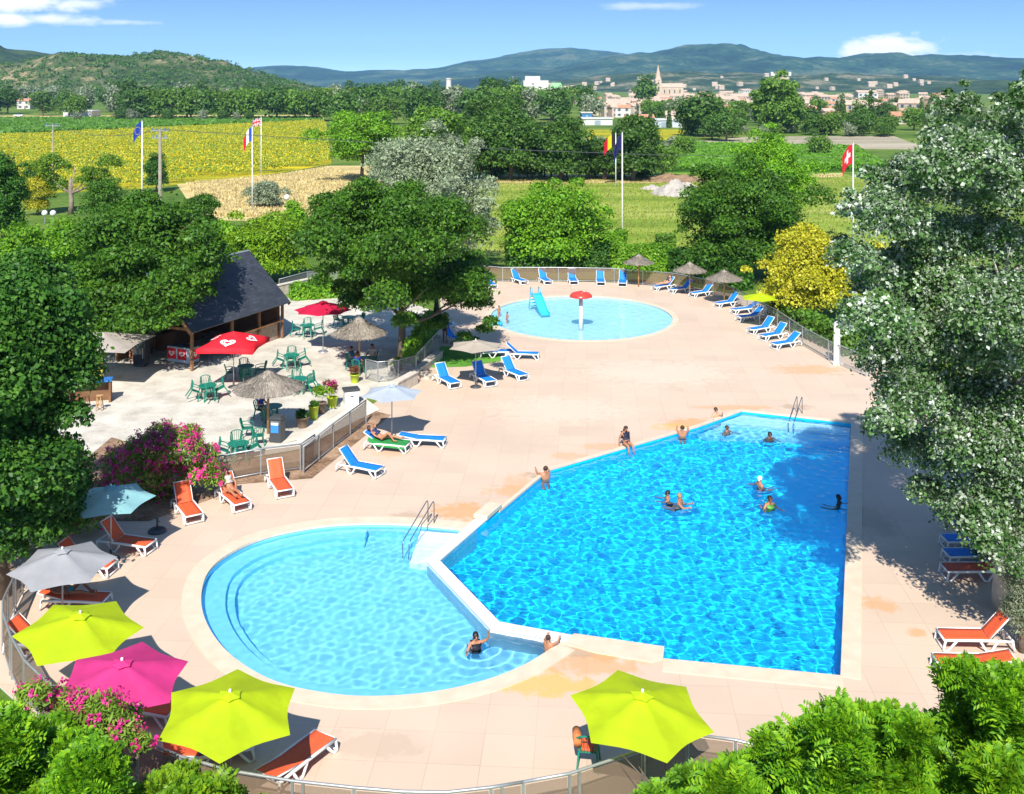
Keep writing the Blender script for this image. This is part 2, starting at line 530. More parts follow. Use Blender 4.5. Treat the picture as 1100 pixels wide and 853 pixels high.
TAN = (.56, .29, .11); OCH = (.62, .38, .10)
stains = []
for px, py, rx, ry, col, s in ((745, 455, 1.6, .9, TAN, .55), (725, 459, 1.2, .6, OCH, .4), (500, 549, 1.5, 1.0, TAN, .55), (560, 528, 1.7, .8, TAN, .35), (590, 735, 1.5, .7, OCH, .6), (640, 712, 1.6, .8, TAN, .45),
                               (560, 520, .8, 1.4, TAN, .3), (655, 480, 1.6, .5, TAN, .3), (650, 705, .7, .4, TAN, .5), (870, 397, 2.4, 1.2, TAN, .4), (945, 650, .7, .6, TAN, .45), (985, 680, .35, .3, TAN, .5),
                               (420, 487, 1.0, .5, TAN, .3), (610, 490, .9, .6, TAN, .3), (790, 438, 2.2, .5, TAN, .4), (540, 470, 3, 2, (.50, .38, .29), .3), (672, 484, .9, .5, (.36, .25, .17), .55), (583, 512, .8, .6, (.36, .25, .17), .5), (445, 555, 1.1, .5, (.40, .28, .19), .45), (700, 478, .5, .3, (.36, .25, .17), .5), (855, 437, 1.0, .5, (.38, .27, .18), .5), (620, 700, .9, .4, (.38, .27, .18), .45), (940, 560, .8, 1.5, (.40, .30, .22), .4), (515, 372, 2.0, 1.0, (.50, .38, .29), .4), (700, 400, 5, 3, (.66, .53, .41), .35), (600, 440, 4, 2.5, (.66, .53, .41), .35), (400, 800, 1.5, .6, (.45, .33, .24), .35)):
    g = G(px, py); stains.append((g.x, g.y, rx, ry, col, s))
M_DECK = stain_mat('deck paving', (.55, .42, .315), (.60, .47, .36), (.41, .30, .215), stains)
M_COPE = mat('coping stone', (.58, .46, .34), .7, .07, 2.2, bump=.15, alt=(.64, .53, .40))
M_WHITEWALL = mat('white pool plaster', (.78, .80, .80), .5, .05, 2)
M_GRAVEL = ground_mat('pale gravel', [(.40, .36, .30), (.54, .50, .42), (.64, .60, .52)], .8, fine=14, bump=.8)
M_GROUND = ground_mat('rough meadow ground', [(.04, .09, .012), (.08, .15, .02), (.14, .20, .03), (.24, .24, .07)], .035, fine=1.2)
M_MEADOW = ground_mat('mown meadow', [(.12, .20, .018), (.19, .28, .03), (.27, .34, .05), (.40, .40, .12)], .10, stretch=(.35, 1.6, 1), rot=.05, fine=1.6)
M_DRY = ground_mat('dry straw grass', [(.30, .24, .08), (.52, .40, .17), (.62, .49, .24)], .12, stretch=(.5, 1.6, 1), fine=1.2)
M_VINE = ground_mat('vineyard ground', [(.05, .14, .012), (.09, .22, .02), (.14, .26, .03)], .08, stretch=(.2, 2.4, 1), fine=.8)
M_FALLOW = ground_mat('fallow field', [(.20, .20, .12), (.36, .31, .22), (.46, .40, .30)], .05, stretch=(.3, 2, 1), fine=.6)
M_CROP = ground_mat('green crop field', [(.04, .12, .01), (.07, .19, .015), (.10, .24, .03)], .05, stretch=(.3, 2, 1), fine=.6)
M_SUNF = ground_mat('sunflower field ground', [(.10, .17, .015), (.32, .30, .012), (.60, .46, .01)], .07, stretch=(.25, 2.2, 1), fine=.5)
M_LAWN = ground_mat('pool lawn', [(.06, .18, .02), (.10, .27, .03), (.14, .33, .05)], .5, fine=9)
M_MULCH = ground_mat('planting bed soil', [(.12, .07, .04), (.30, .19, .12), (.42, .30, .2)], .8, fine=8, bump=.8)

# ================================================================== pools
def pool_liner(name, col, col2):
    return mat(name, col, .45, .05, .6, alt=col2)
M_LINER = pool_liner('deep pool liner', (.006, .59, .94), (.010, .64, .95))
M_LINER_R = pool_liner('round pool liner', (.21, .65, .92), (.25, .69, .94))
M_LINER_T = pool_liner('toddler pool liner', (.46, .78, .93), (.50, .80, .94))

def water_mat(name, col, rough=0.0):
    m, nt, b, out = nodes(name)
    b.inputs['Base Color'].default_value = rgba(col); b.inputs['Transmission Weight'].default_value = 1
    b.inputs['Roughness'].default_value = rough; b.inputs['IOR'].default_value = 1.33
    return m
M_WATER = water_mat('clear pool water', (.90, .98, 1))
M_WATER_R = water_mat('shallow pool water', (.95, .99, 1))

main_px = [(540, 549), (590, 504), (750, 457.5), (797, 440.6), (915, 453.5), (904, 727), (712.5, 708.7), (713.6, 695.6), (617, 681.5)]
round_px = [(353, 564), (414, 562), (467, 565), (503, 569)]
round_lo = [(601, 692), (566, 714), (524, 731), (467, 744), (406, 749), (353, 746), (295, 733), (250, 707), (224, 676), (215, 645), (223, 614.5), (250, 592), (292, 575)]
# dividing wall axis (photo pixels at deck level): from the end block by the stairs to the corner block
div_px = [(530, 547), (465, 603), (531, 672), (612, 687)]
MAIN = [G(*p) for p in main_px]
DIV = [G(*p) for p in div_px]
# main pool outline closed along the divider (overlapping into it)
MAINW = [G(536, 549), G(590, 504), G(750, 457.5), G(797, 440.6), G(915, 453.5), G(904, 727), G(712.5, 708.7), G(713.6, 695.6), G(612, 682), G(531, 672), G(465, 603)]
ROUND_ARC = catmull([G(*p) for p in [(503, 569)] + round_px[::-1][1:] + round_lo[::-1]], 6, closed=False)
ROUNDW = [Vector((p.x, p.y)) for p in ROUND_ARC] + [G(612, 687).xy, G(531, 672).xy, G(465, 603).xy]
tod = []
tc_, tr_ = Vector((4.75, 73.7)), (6.25, 7.0)
TOD = [Vector((tc_.x + tr_[0] * math.cos(2 * PI * i / 72), tc_.y + tr_[1] * math.sin(2 * PI * i / 72))) for i in range(72)]
# one hole in the deck for the joined pools
HOLE = [G(536, 549).xy, G(590, 504).xy, G(750, 457.5).xy, G(797, 440.6).xy, G(915, 453.5).xy, G(904, 727).xy, G(712.5, 708.7).xy, G(713.6, 695.6).xy, G(617, 681.5).xy] + \
       [Vector((p.x, p.y)) for p in ROUND_ARC[::-1]]
deck_out = [G(-60, 560).xy, G(30, 590).xy, G(70, 520).xy, G(232, 512).xy, G(330, 505).xy, G(390, 442).xy, G(424, 417).xy, G(445, 396).xy, G(476, 350).xy, G(470, 303).xy, G(540, 301).xy, G(720, 304).xy, G(800, 318).xy, G(870, 352).xy, G(960, 400).xy,
            G(1010, 440).xy, G(1180, 560).xy, G(1250, 760).xy, G(1000, 900).xy, G(740, 850).xy, G(590, 868).xy, G(400, 880).xy, G(230, 868).xy, G(120, 830).xy, G(40, 775).xy, G(-20, 720).xy]
deck = poly_sheet('pool_deck', deck_out, [HOLE, TOD], 0.0, M_DECK)
BX, BY0, BY1 = 6000.0, -150.0, 7900.0
poly_sheet('ground', [(-BX, BY0), (BX, BY0), (BX, BY1), (-BX, BY1)], [deck_out], -0.012, M_GROUND)

def walls_strip(name, loop, z0, z1, mat_, closed=True, kind='structure', caustic=False):
    b = MB(); n = len(loop)
    vs = [(p[0], p[1], z0) for p in loop] + [(p[0], p[1], z1) for p in loop]
    b.add(vs, [(i, (i + 1) % n, n + (i + 1) % n, n + i) for i in range(n if closed else n - 1)])
    o = b.build(name, mat_)
    if kind: o['kind'] = kind
    if caustic: o.cycles.is_caustics_receiver = True
    return o
MD, RD, TD = 1.35, 1.0, .4
def floor_sheet(name, loop, z, m):
    o = poly_sheet(name, [p[:2] for p in loop], [], z, m); o.cycles.is_caustics_receiver = True
    return o
floor_sheet('pool_floor', MAINW, -MD, M_LINER)
walls_strip('pool_basin', [p[:2] for p in MAINW], -MD, -.02, M_LINER, caustic=True)
floor_sheet('pool_floor', ROUNDW, -RD, M_LINER_R)
walls_strip('pool_basin', ROUNDW, -RD, -.02, M_LINER_R, caustic=True)
floor_sheet('pool_floor', TOD, -TD, M_LINER_T)
walls_strip('pool_basin', TOD, -TD, -.02, M_LINER_T, caustic=True)

def ring(name, path, d0, d1, z0, z1, m, closed=False, kind='structure', smooth=False):
    """solid band along a path between two offsets"""
    a = offset(path, d0, closed); c = offset(path, d1, closed); n = len(a)
    b = MB()
    vs = [(p.x, p.y, z1) for p in a] + [(p.x, p.y, z1) for p in c] + [(p.x, p.y, z0) for p in a] + [(p.x, p.y, z0) for p in c]
    fs = []
    for i in range(n if closed else n - 1):
        j = (i + 1) % n
        fs += [(i, j, n + j, n + i), (2 * n + i, 2 * n + j, j, i), (n + i, n + j, 3 * n + j, 3 * n + i), (3 * n + i, 3 * n + j, 2 * n + j, 2 * n + i)]
    if not closed:
        fs += [(0, n, 3 * n, 2 * n), (n - 1, 2 * n - 1, 4 * n - 1, 3 * n - 1)]
    b.add(vs, fs)
    bm = bmesh.new(); me = b.mesh(name); bm.from_mesh(me); bmesh.ops.recalc_face_normals(bm, faces=bm.faces); bm.to_mesh(me); bm.free()
    o = link(name, me, m)
    if kind: o['kind'] = kind
    return o
arc = [Vector((p.x, p.y)) for p in ROUND_ARC]
sgn = 1 if offset(arc, .5, False)[20].x < arc[20].x or True else -1
test = offset(arc, .5, False)[len(arc) // 2]
OUTW = 1.0 if (test - Vector((-4.3, 33.6))).length > (arc[len(arc) // 2] - Vector((-4.3, 33.6))).length else -1.0
# coping of the round pool, of the main pool and of the toddler pool
ring('pool_coping', arc, -.03 * OUTW, .55 * OUTW, -.06, .022, M_COPE)
ml = [G(536, 549).xy, G(590, 504).xy, G(750, 457.5).xy, G(797, 440.6).xy, G(915, 453.5).xy, G(904, 727).xy, G(712.5, 708.7).xy, G(713.6, 695.6).xy, G(617, 681.5).xy]
t2 = offset(ml, .5, False)[3]
OM = 1.0 if t2.y > ml[3].y else -1.0
ring('pool_coping', ml[:5], -.03 * OM, .14 * OM, -.06, .016, M_COPE)
ring('pool_coping', ml[4:6], -.03 * OM, .5 * OM, -.06, .022, M_COPE)
ring('pool_coping', ml[5:7], -.03 * OM, .62 * OM, -.06, .026, M_COPE)
ring('pool_coping', TOD, -.03, .38, -.05, .02, M_COPE, closed=True)
# ledge step running round the left of the shallow pool, and its second step
o = ring('pool_step', arc[14:-9], -.02 * OUTW, -.75 * OUTW, -RD, -.36, M_LINER_R); o.cycles.is_caustics_receiver = True
o = ring('pool_step', arc[14:-9], -.75 * OUTW, -1.05 * OUTW, -RD, -.66, M_LINER_R); o.cycles.is_caustics_receiver = True
# entry stairs of the shallow pool between the handrail and the dividing wall
sa, sb_ = G(452, 566), G(506, 570); sc_, sd_ = G(440, 594), G(466, 599)
for i in range(4):
    t0, t1 = i / 4.0, (i + 1) / 4.0
    q = [sa.lerp(sc_, t0), sb_.lerp(sd_, t0), sb_.lerp(sd_, t1), sa.lerp(sc_, t1)]
    b = MB(); b.prism([(p.x, p.y) for p in q][::-1], -RD, -.17 - .15 * i)
    o = b.build('pool_step', M_WHITEWALL); o['kind'] = 'structure'; o.cycles.is_caustics_receiver = True
# bright shallow bench along the far end of the main pool
bp_ = [G(797, 442), G(913, 455), G(913, 461), G(775, 450)]
b = MB(); b.prism([(p.x, p.y) for p in bp_][::-1], -MD, -.35); o = b.build('pool_step', M_LINER_T); o['kind'] = 'structure'; o.cycles.is_caustics_receiver = True
b = MB(); b.prism([(p.x, p.y) for p in [G(775, 450.3), G(913, 461.3), G(913, 468), G(750, 460)]][::-1], -MD, -.7); o = b.build('pool_step', M_LINER_R); o['kind'] = 'structure'; o.cycles.is_caustics_receiver = True

# dividing wall: a low white wall with a raised end block and a coping on top
dw = thing('dividing_wall', 'low white angled wall standing in the water between round and deep pools', 'wall', (DIV[1].x, DIV[1].y, -MD))
def to_local(o, pts): return [(p[0] - o.location.x, p[1] - o.location.y) for p in pts]
dl = [p.xy for p in DIV]
a_ = offset(dl, .17, False); c_ = offset(dl, -.17, False)
b = MB()
for i in range(3):
    q = [a_[i], a_[i + 1], c_[i + 1], c_[i]]
    b.prism(to_local(dw, q) if area(q) > 0 else to_local(dw, q)[::-1], 0, MD - .01)
b.build('wall_body', M_WHITEWALL, dw)
a2 = offset(dl, .21, False); c2 = offset(dl, -.21, False)
b = MB()
for i in range(3):
    q = [a2[i], a2[i + 1], c2[i + 1], c2[i]]
    b.prism(to_local(dw, q) if area(q) > 0 else to_local(dw, q)[::-1], MD - .008, MD + .035)
b.build('wall_coping', mat('white wall coping', (.66, .63, .58), .6, .05, 3), dw)
u = (dl[1] - dl[0]).normalized(); nn = Vector((-u.y, u.x))
e0 = dl[0] - u * .15; e1 = dl[0] + u * 1.15
q = [e0 + nn * .28, e1 + nn * .28, e1 - nn * .28, e0 - nn * .28]
b = MB(); b.prism(to_local(dw, q) if area(q) > 0 else to_local(dw, q)[::-1], MD + .037, MD + .2)
b.build('end_block', M_COPE, dw, bevel=.02)
# platform between the two pools at the near side (flush coping slab)
q = [G(617, 681.5), G(713.6, 695.6), G(712.5, 708.7)]
plat = [G(602, 691).xy, G(617, 681.5).xy, G(713.6, 695.6).xy, G(712.5, 708.7).xy, G(700, 712).xy, G(640, 702).xy]
pl2 = plat if area(plat) > 0 else plat[::-1]
b = MB(); b.prism(pl2, -.08, .034); o = b.build('pool_coping', M_COPE); o['kind'] = 'structure'

# ------------------------------------------------------------------ water surfaces with real waves
def water(name, loop, z, step, comps, m, rip=(), grow=.12):
    lp = [Vector((p[0], p[1])) for p in loop]
    g = offset(lp, grow, True)
    xs = [p.x for p in g]; ys = [p.y for p in g]
    X, Y = np.meshgrid(np.arange(min(xs), max(xs), step), np.arange(min(ys), max(ys), step))
    Z = np.zeros_like(X)
    rng = np.random.default_rng(5)
    for (L0, L1, amp, n) in comps:
        for i in range(n):
            Lm = rng.uniform(L0, L1); a = rng.uniform(0, 2 * PI); k = 2 * PI / Lm
            wx = X + .25 * np.sin(Y * .7 + i); wy = Y + .25 * np.sin(X * .6 + 2 * i)
            Z += amp * Lm * np.sin(k * (wx * math.cos(a) + wy * math.sin(a)) + rng.uniform(0, 6.28))
    for (cx, cy, A, Lm, fall) in rip:
        r = np.hypot(X - cx, Y - cy)
        Z += A * np.sin(2 * PI * r / Lm) * np.exp(-r / fall)
    keep = inside_mask(g, X, Y)
    idx = np.arange(X.size).reshape(X.shape)
    kq = keep[:-1, :-1] | keep[:-1, 1:] | keep[1:, 1:] | keep[1:, :-1]
    q = np.stack([idx[:-1, :-1], idx[:-1, 1:], idx[1:, 1:], idx[1:, :-1]], -1)[kq]
    used, inv = np.unique(q, return_inverse=True)
    v = np.stack([X.ravel(), Y.ravel(), z + Z.ravel()], -1)[used]
    o = link(name, np_mesh(name, v, inv.reshape(-1, 4), True), m)
    o['kind'] = 'structure'; o.cycles.is_caustics_caster = True
    return o
s1, s2 = G(513, 690), G(588, 695)
water('pool_water', MAINW, -.13, .045, [(1.0, 2.0, .0012, 10), (.30, .65, .0023, 34), (.15, .30, .0015, 30)], M_WATER, rip=[(G(x, y).x, G(x, y).y, .010, .40, .8) for x, y in ((718, 538), (730, 543), (816, 521), (827, 545), (733, 468), (781, 463), (827, 470))])
water('pool_water', ROUNDW, -.13, .055, [(.6, 1.5, .0012, 14), (.22, .6, .0014, 34)], M_WATER_R, rip=[(s1.x, s1.y, .012, .42, 1.1), (s2.x, s2.y, .006, .35, .8)])
water('pool_water', TOD, -.09, .09, [(.4, 1.1, .0016, 22)], M_WATER_R)

# ================================================================== terrace, beds and lawn patches (sheets, each a little above the last)
poly_sheet('terrace', [G(40, 470), G(88, 440), G(60, 390), G(150, 352), G(300, 320), G(420, 318), G(468, 335), G(462, 362), G(440, 396), G(420, 418), G(385, 432), G(330, 470), G(238, 494), G(170, 500), G(100, 500)], [], .006, M_GRAVEL)
poly_sheet('ramp', [G(322, 483), G(240, 497), G(240, 492), G(318, 474), G(392, 428), G(408, 440)], [], .02, mat('pale concrete', (.62, .58, .50), .8, .08, 3, bump=.2))
poly_sheet('planting_bed', [G(242, 498), G(322, 484), G(404, 442), G(420, 446), G(335, 514), G(236, 522)], [], .012, M_MULCH)
poly_sheet('planting_bed', [G(90, 560), G(60, 520), G(120, 470), G(240, 505), G(230, 535), G(160, 560)], [], .016, M_MULCH)
poly_sheet('lawn', [G(462, 395), G(474, 372), G(492, 372), G(538, 381), G(538, 388), G(500, 394)], [], .01, M_LAWN)
poly_sheet('planting_bed', [G(-60, 650), G(6, 640), G(30, 612), G(60, 560), G(30, 520), G(-80, 540)], [], .018, M_MULCH)
# fields far beyond
def field(name, px, z, m): return poly_sheet(name, [G(*p) for p in px], [], z, m)
field('meadow', [(380, 200), (520, 186), (905, 186), (1000, 215), (1000, 275), (700, 272), (500, 275), (420, 250)], .0, M_MEADOW)
field('dry_grass', [(354, 178), (300, 187), (190, 198), (215, 236), (345, 240), (430, 200), (420, 178)], .006, M_DRY)
field('sunflower_field', [(-350, 152), (0, 147), (180, 138), (350, 130), (356, 176), (300, 186), (150, 203), (-350, 225)], .004, M_SUNF)
field('crop_field', [(-350, 129), (348, 127), (350, 130), (180, 138), (0, 147), (-350, 152)], .008, M_CROP)
field('vineyard', [(706, 156), (925, 161), (960, 186), (706, 186)], .010, M_VINE)
field('fallow_field', [(700, 154), (760, 151), (800, 147), (960, 146), (1000, 161), (700, 157)], .014, M_FALLOW)
field('yellow_field', [(628, 139), (742, 139), (742, 150), (632, 153)], .018, M_SUNF)
field('dry_strip', [(-350, 125), (345, 123.5), (348, 127), (-350, 129)], .02, M_DRY)
field('dry_strip', [(520, 190), (570, 187), (760, 189), (905, 186), (905, 190), (700, 197), (520, 197)], .022, M_DRY)

# ================================================================== hills
def hill_mat(name, cols, scale, fine, bump=1.0):
    return ground_mat(name, cols, scale, detail=12, fine=fine, bump=bump, span=.13)
def ridge(name, crest, Y, front, back, m, nx=260, ny=34, rough=.34, seed=0, freq=.004, foot=0.0):
    px = np.array([c[0] for c in crest], float); py = np.array([c[1] for c in crest], float)
    gx = np.linspace(px.min(), px.max(), nx)
    k = np.interp(gx, px, py)
    k = np.convolve(np.pad(k, 3, 'edge'), np.ones(7) / 7, 'valid')
    hz = CAM_H - (k - HOR) * Y / FPX
    X = (gx - CX) * Y / FPX
    t = np.concatenate([np.linspace(0, 1, ny), np.linspace(1, 1.6, 8)[1:]])
    V = np.zeros((len(t), nx, 3))
    for j, tt in enumerate(t):
        if tt <= 1:
            yy = Y - front + front * tt; f = .5 - .5 * math.cos(PI * tt ** .85)
        else:
            yy = Y + back * (tt - 1) / .6; f = .5 + .5 * math.cos(PI * (tt - 1) / .6)
        for i in range(nx):
            n = mnoise.fractal(Vector((X[i] * freq, yy * freq, seed)), .9, 2.1, 6)
            z = foot - 3 + (hz[i] + 3 - foot) * f * (1 + rough * n * (1 if tt < 1 else .3) * (1 - abs(2 * min(tt, 1) - 1) * .5))
            V[j, i] = (X[i], yy, z)
    idx = np.arange(len(t) * nx).reshape(len(t), nx)
    q = np.stack([idx[:-1, :-1], idx[:-1, 1:], idx[1:, 1:], idx[1:, :-1]], -1).reshape(-1, 4)
    o = link(name, np_mesh(name, V.reshape(-1, 3), q, True), m); o['kind'] = 'structure'
    return V
FOREST = [(.004, .018, .010), (.012, .042, .018), (.028, .072, .028), (.10, .12, .06)]
M_H1 = hill_mat('far forested ridge', FOREST, .0045, .05)
M_H2 = hill_mat('wooded foothill', [(.012, .032, .012), (.03, .06, .02), (.06, .085, .03), (.20, .18, .11)], .012, .11)
M_H3 = hill_mat('dry scrub hill', [(.03, .055, .014), (.06, .085, .03), (.11, .12, .05), (.27, .22, .12)], .014, .12)
M_H4 = hill_mat('dark wooded hill', [(.012, .03, .01), (.025, .05, .016), (.05, .08, .025)], .02, .15)
ridge('mountain_ridge', [(-500, 100), (0, 86), (200, 82), (255, 77), (270, 73), (300, 71), (330, 72), (352, 76), (368, 79), (388, 76.5), (402, 74), (420, 77), (440, 73.5), (462, 77.5), (485, 72), (505, 66), (540, 62), (560, 55), (600, 53), (640, 56), (665, 60), (700, 64), (760, 70), (900, 80), (1500, 88)], 6500, 1500, 900, M_H1, seed=2, freq=.0022)
ridge('mountain_ridge', [(380, 97), (440, 91), (520, 82), (600, 71), (640, 65), (665, 61), (700, 58), (740, 53), (785, 50.5), (812, 54), (838, 63), (860, 62), (880, 65), (930, 58.5), (960, 60), (1000, 62), (1050, 62.5), (1100, 67), (1250, 73), (1600, 84)], 5000, 1400, 900, M_H1, seed=5, freq=.003)
ridge('mountain_ridge', [(330, 98), (420, 92), (500, 82), (545, 76), (580, 79), (640, 86), (700, 90), (800, 94), (900, 98)], 4300, 700, 600, M_H1, seed=8, freq=.004)
ridge('foothill', [(460, 101), (540, 93), (600, 86), (680, 79), (740, 78), (800, 79), (860, 80), (930, 81), (1000, 84), (1100, 90), (1300, 100)], 2700, 700, 500, M_H2, seed=11, freq=.007)
ridge('wooded_hill', [(880, 108), (930, 100), (975, 95), (1010, 91), (1050, 88), (1100, 87), (1180, 86), (1300, 90), (1500, 98)], 1900, 300, 300, M_H4, seed=13, freq=.012)
ridge('wooded_hill', [(-420, 62), (-200, 54), (-60, 50), (0, 51.5), (30, 53), (60, 57), (100, 62), (140, 72), (200, 92)], 1750, 350, 300, M_H4, seed=17, freq=.01)
HILLV = ridge('scrub_hill', [(-330, 100), (-120, 92), (-30, 84), (0, 80), (20, 73), (60, 65), (100, 60), (150, 61), (190, 58.5), (215, 62), (250, 71), (280, 79), (310, 87), (335, 94), (380, 104)], 1150, 260, 240, M_H3, seed=21, freq=.015)
# ================================================================== vegetation
BARK = mat('grey brown bark', (.10, .07, .05), .9, .3, 3, bump=.8, bscale=12, alt=(.17, .13, .10))
BARK_P = mat('pale bark', (.34, .31, .26), .85, .25, 3, bump=.6, bscale=10, alt=(.48, .45, .40))
LF_DARK = leaf_mat('dark maple leaves', [(.022, .085, .012), (.050, .155, .016), (.11, .25, .028)], objvar=0)
LF_MID = leaf_mat('mid green leaves', [(.032, .105, .010), (.065, .175, .013), (.13, .26, .02)])
LF_LIGHT = leaf_mat('fresh green leaves', [(0.075, 0.221, 0.013), (0.150, 0.345, 0.015), (0.255, 0.455, 0.025)])
LF_LIME = leaf_mat('bright yellow green leaves', [(.08, .22, .010), (.19, .37, .012), (.34, .50, .02)])
LF_FROND = leaf_mat('bright frond leaves', [(.05, .17, .008), (.14, .34, .010), (.30, .50, .014)], objvar=.1)
LF_YELLOW = leaf_mat('golden yellow leaves', [(0.200, 0.240, 0.012), (0.440, 0.430, 0.020), (0.660, 0.600, 0.070)])
LF_GREY = leaf_mat('grey olive leaves', [(.12, .17, .085), (.24, .30, .17), (.42, .47, .33)])
LF_SILVER = leaf_mat('white poplar leaves', [(.025, .085, .014), (.06, .15, .028), (.11, .21, .06), (.34, .41, .29), (.68, .72, .66)], tr=.22, objvar=0, sprig=.42, sprig_scale=2.2)
LF_PINE = leaf_mat('pine needles', [(0.045, 0.124, 0.015), (0.120, 0.235, 0.019), (0.255, 0.359, 0.025)])
LF_FAR = leaf_mat('far tree leaves', [(0.033, 0.090, 0.015), (0.068, 0.159, 0.022), (0.128, 0.235, 0.033)], objvar=.4)
LF_FARL = leaf_mat('far bright leaves', [(0.060, 0.138, 0.018), (0.112, 0.235, 0.025), (0.195, 0.317, 0.037)], objvar=.4)
LF_OLEA = leaf_mat('oleander leaves', [(0.105, 0.207, 0.025), (0.210, 0.359, 0.037), (0.360, 0.497, 0.062)])
FLOWER = leaf_mat('pink oleander flowers', [(.55, .01, .16), (.75, .03, .28), (.80, .12, .36)], tr=.3, objvar=.1)
LF_HEDGE = leaf_mat('clipped hedge leaves', [(0.045, 0.124, 0.015), (0.090, 0.207, 0.020), (0.165, 0.290, 0.031)])

def tree(name, label, cat, base, h, crown, leafmat, n=9000, L=.3, W=.2, seed=0, cl=28, cr=None, tr=.22, trunk=BARK, group=None, low=-.95, extra=None, out_w=.8, rnd=.55, up=.35, limbs=7, start=.35, shell=.5, th=None, rise=.5, skirt=True, core=3):
    """crown = (dx,dy,cz,rx,ry,rz) about the base point"""
    rng = np.random.default_rng(100 + seed)
    random.seed(100 + seed)
    t = thing(name, label, cat, base, 0, group)
    n = int(n * 2.2); L *= .66; W *= .62; rnd = rnd + .12
    dx, dy, cz, rx, ry, rz = crown
    cr = cr or .42 * min(rx, rz)
    link('trunk', trunk_mesh(th or (cz + rz * .45), tr, rx, rng, limbs, start=start, rise=rise, reach=.42), trunk, t)
    cl_ = crown_clumps(dx, dy, cz, rx, ry, rz, cl, cr, rng, low)
    if skirt: cl_ += [(dx + rx * .45 * math.cos(q), dy + ry * .45 * math.sin(q), cz - rz * .62, rx * .5, ry * .5, rz * .36) for q in (0, 1.3, 2.5, 3.8, 5)]
    cl_ += [(dx, dy, cz, rx * .68, ry * .68, rz * .76)] * core
    if extra: cl_ += extra
    link('crown', foliage('crown', cl_, n, L, W, rng, out_w, rnd, up, shell), leafmat, t)
    return t

def tpx(cx, ytop, ybot, half, ybase):
    """base point and crown (centre height, radii) from photo measures"""
    g = G(cx, ybase)
    s = g.y / FPX
    zt = CAM_H - (ytop - HOR) * s; zb = CAM_H - (ybot - HOR) * s
    return g, zt, (0, 0, (zt + max(zb, .3)) / 2, half * s, half * s, (zt - max(zb, .3)) / 2)

# --- near and middle trees, one by one
g, zt, c = tpx(0, 262, 575, 96, 640)
tree('broadleaf_tree', 'large dark green maple filling the edge of the photo above the parasols', 'tree', g, zt, c, LF_DARK, 60000, .24, .17, 1, 44, 1.15, .3, skirt=False, core=1, extra=[tuple(at_depth(px, py, g.y + dy) - Vector((g.x, g.y, 0))) + (q * .03, q * .03, q * .025) for (px, py, q, dy) in ((30, 285, 24, 1), (55, 305, 26, 1.5), (78, 340, 22, 1), (82, 375, 20, .5), (80, 410, 20, 0), (74, 450, 22, -.3), (66, 490, 24, -.4), (72, 520, 18, -.4), (50, 540, 24, -.6), (25, 560, 30, -.6), (5, 590, 26, -.5), (70, 330, 24, 0), (20, 330, 30, 0), (-30, 560, 30, 0), (50, 575, 18, -.5))])
g, zt, c = tpx(62, 470, 580, 42, 612)
tree('broadleaf_tree', 'dark leafy shrub tree above the teal parasol, beneath the big maple', 'tree', g, zt, c, LF_DARK, 9000, .2, .13, 2, 22, .55, .12)
g, zt, c = tpx(150, 200, 372, 88, 385)
ASHX = []
for (px, py, rpx) in ((70, 340, 26), (90, 352, 24), (112, 345, 26), (130, 352, 20), (150, 348, 22), (170, 345, 22), (188, 335, 22), (203, 318, 20), (214, 298, 18), (218, 275, 18), (214, 255, 18), (180, 312, 24), (150, 318, 26), (120, 322, 26), (95, 318, 26), (80, 300, 22), (222, 315, 9), (228, 290, 9), (225, 265, 10)):
    for k_ in range(2):
        p = at_depth(px + 4 * k_, py, 60.3 + 2.5 * k_); ASHX.append((p.x - g.x, p.y - g.y - 1, p.z, rpx * .0535, rpx * .06, rpx * .043))
for (px, py, rpx) in ((172, 305, 20), (188, 322, 18), (160, 328, 22), (198, 338, 11), (140, 345, 22), (182, 346, 14), (200, 318, 14), (165, 350, 16), (208, 300, 12), (195, 290, 16)):
    p = at_depth(px, py, 57.3); ASHX.append((p.x - g.x, p.y - g.y - 1, p.z, rpx * .05, rpx * .05, rpx * .04))
tree('broadleaf_tree', 'big dense green ash tree whose crown overhangs the slate roofed chalet', 'tree', (g.x, g.y + 1, 0), zt, (0, 0, c[2] + .3, c[3], 4.6, c[5] * .92), LF_MID, 60000, .30, .20, 3, 70, 1.25, .3, extra=ASHX, skirt=False)
g, zt, c = tpx(48, 238, 352, 64, 330)
tree('broadleaf_tree', 'light green tree between the dark maple and the big ash', 'tree', g, zt, c, LF_LIGHT, 15000, .34, .22, 4, 34, 1.1, .2)
g, zt, c = tpx(2, 152, 262, 28, 282)
tree('conifer_tree', 'dark bluish conifer at the edge of the photo beside the yellow cypress', 'tree', g, zt, c, LF_DARK, 11000, .36, .2, 5, 30, .9, .25)
g, zt, c = tpx(40, 186, 230, 15, 231)
tree('golden_cypress', 'small golden yellow cone shaped cypress beside the half bare pine', 'conifer', g, zt, c, LF_YELLOW, 5000, .3, .16, 6, 16, .75, .14, extra=[(0, 0, .9, 1.5, 1.5, .9), (0, 0, c[2] + c[5] * .8, .5, .5, .8)])
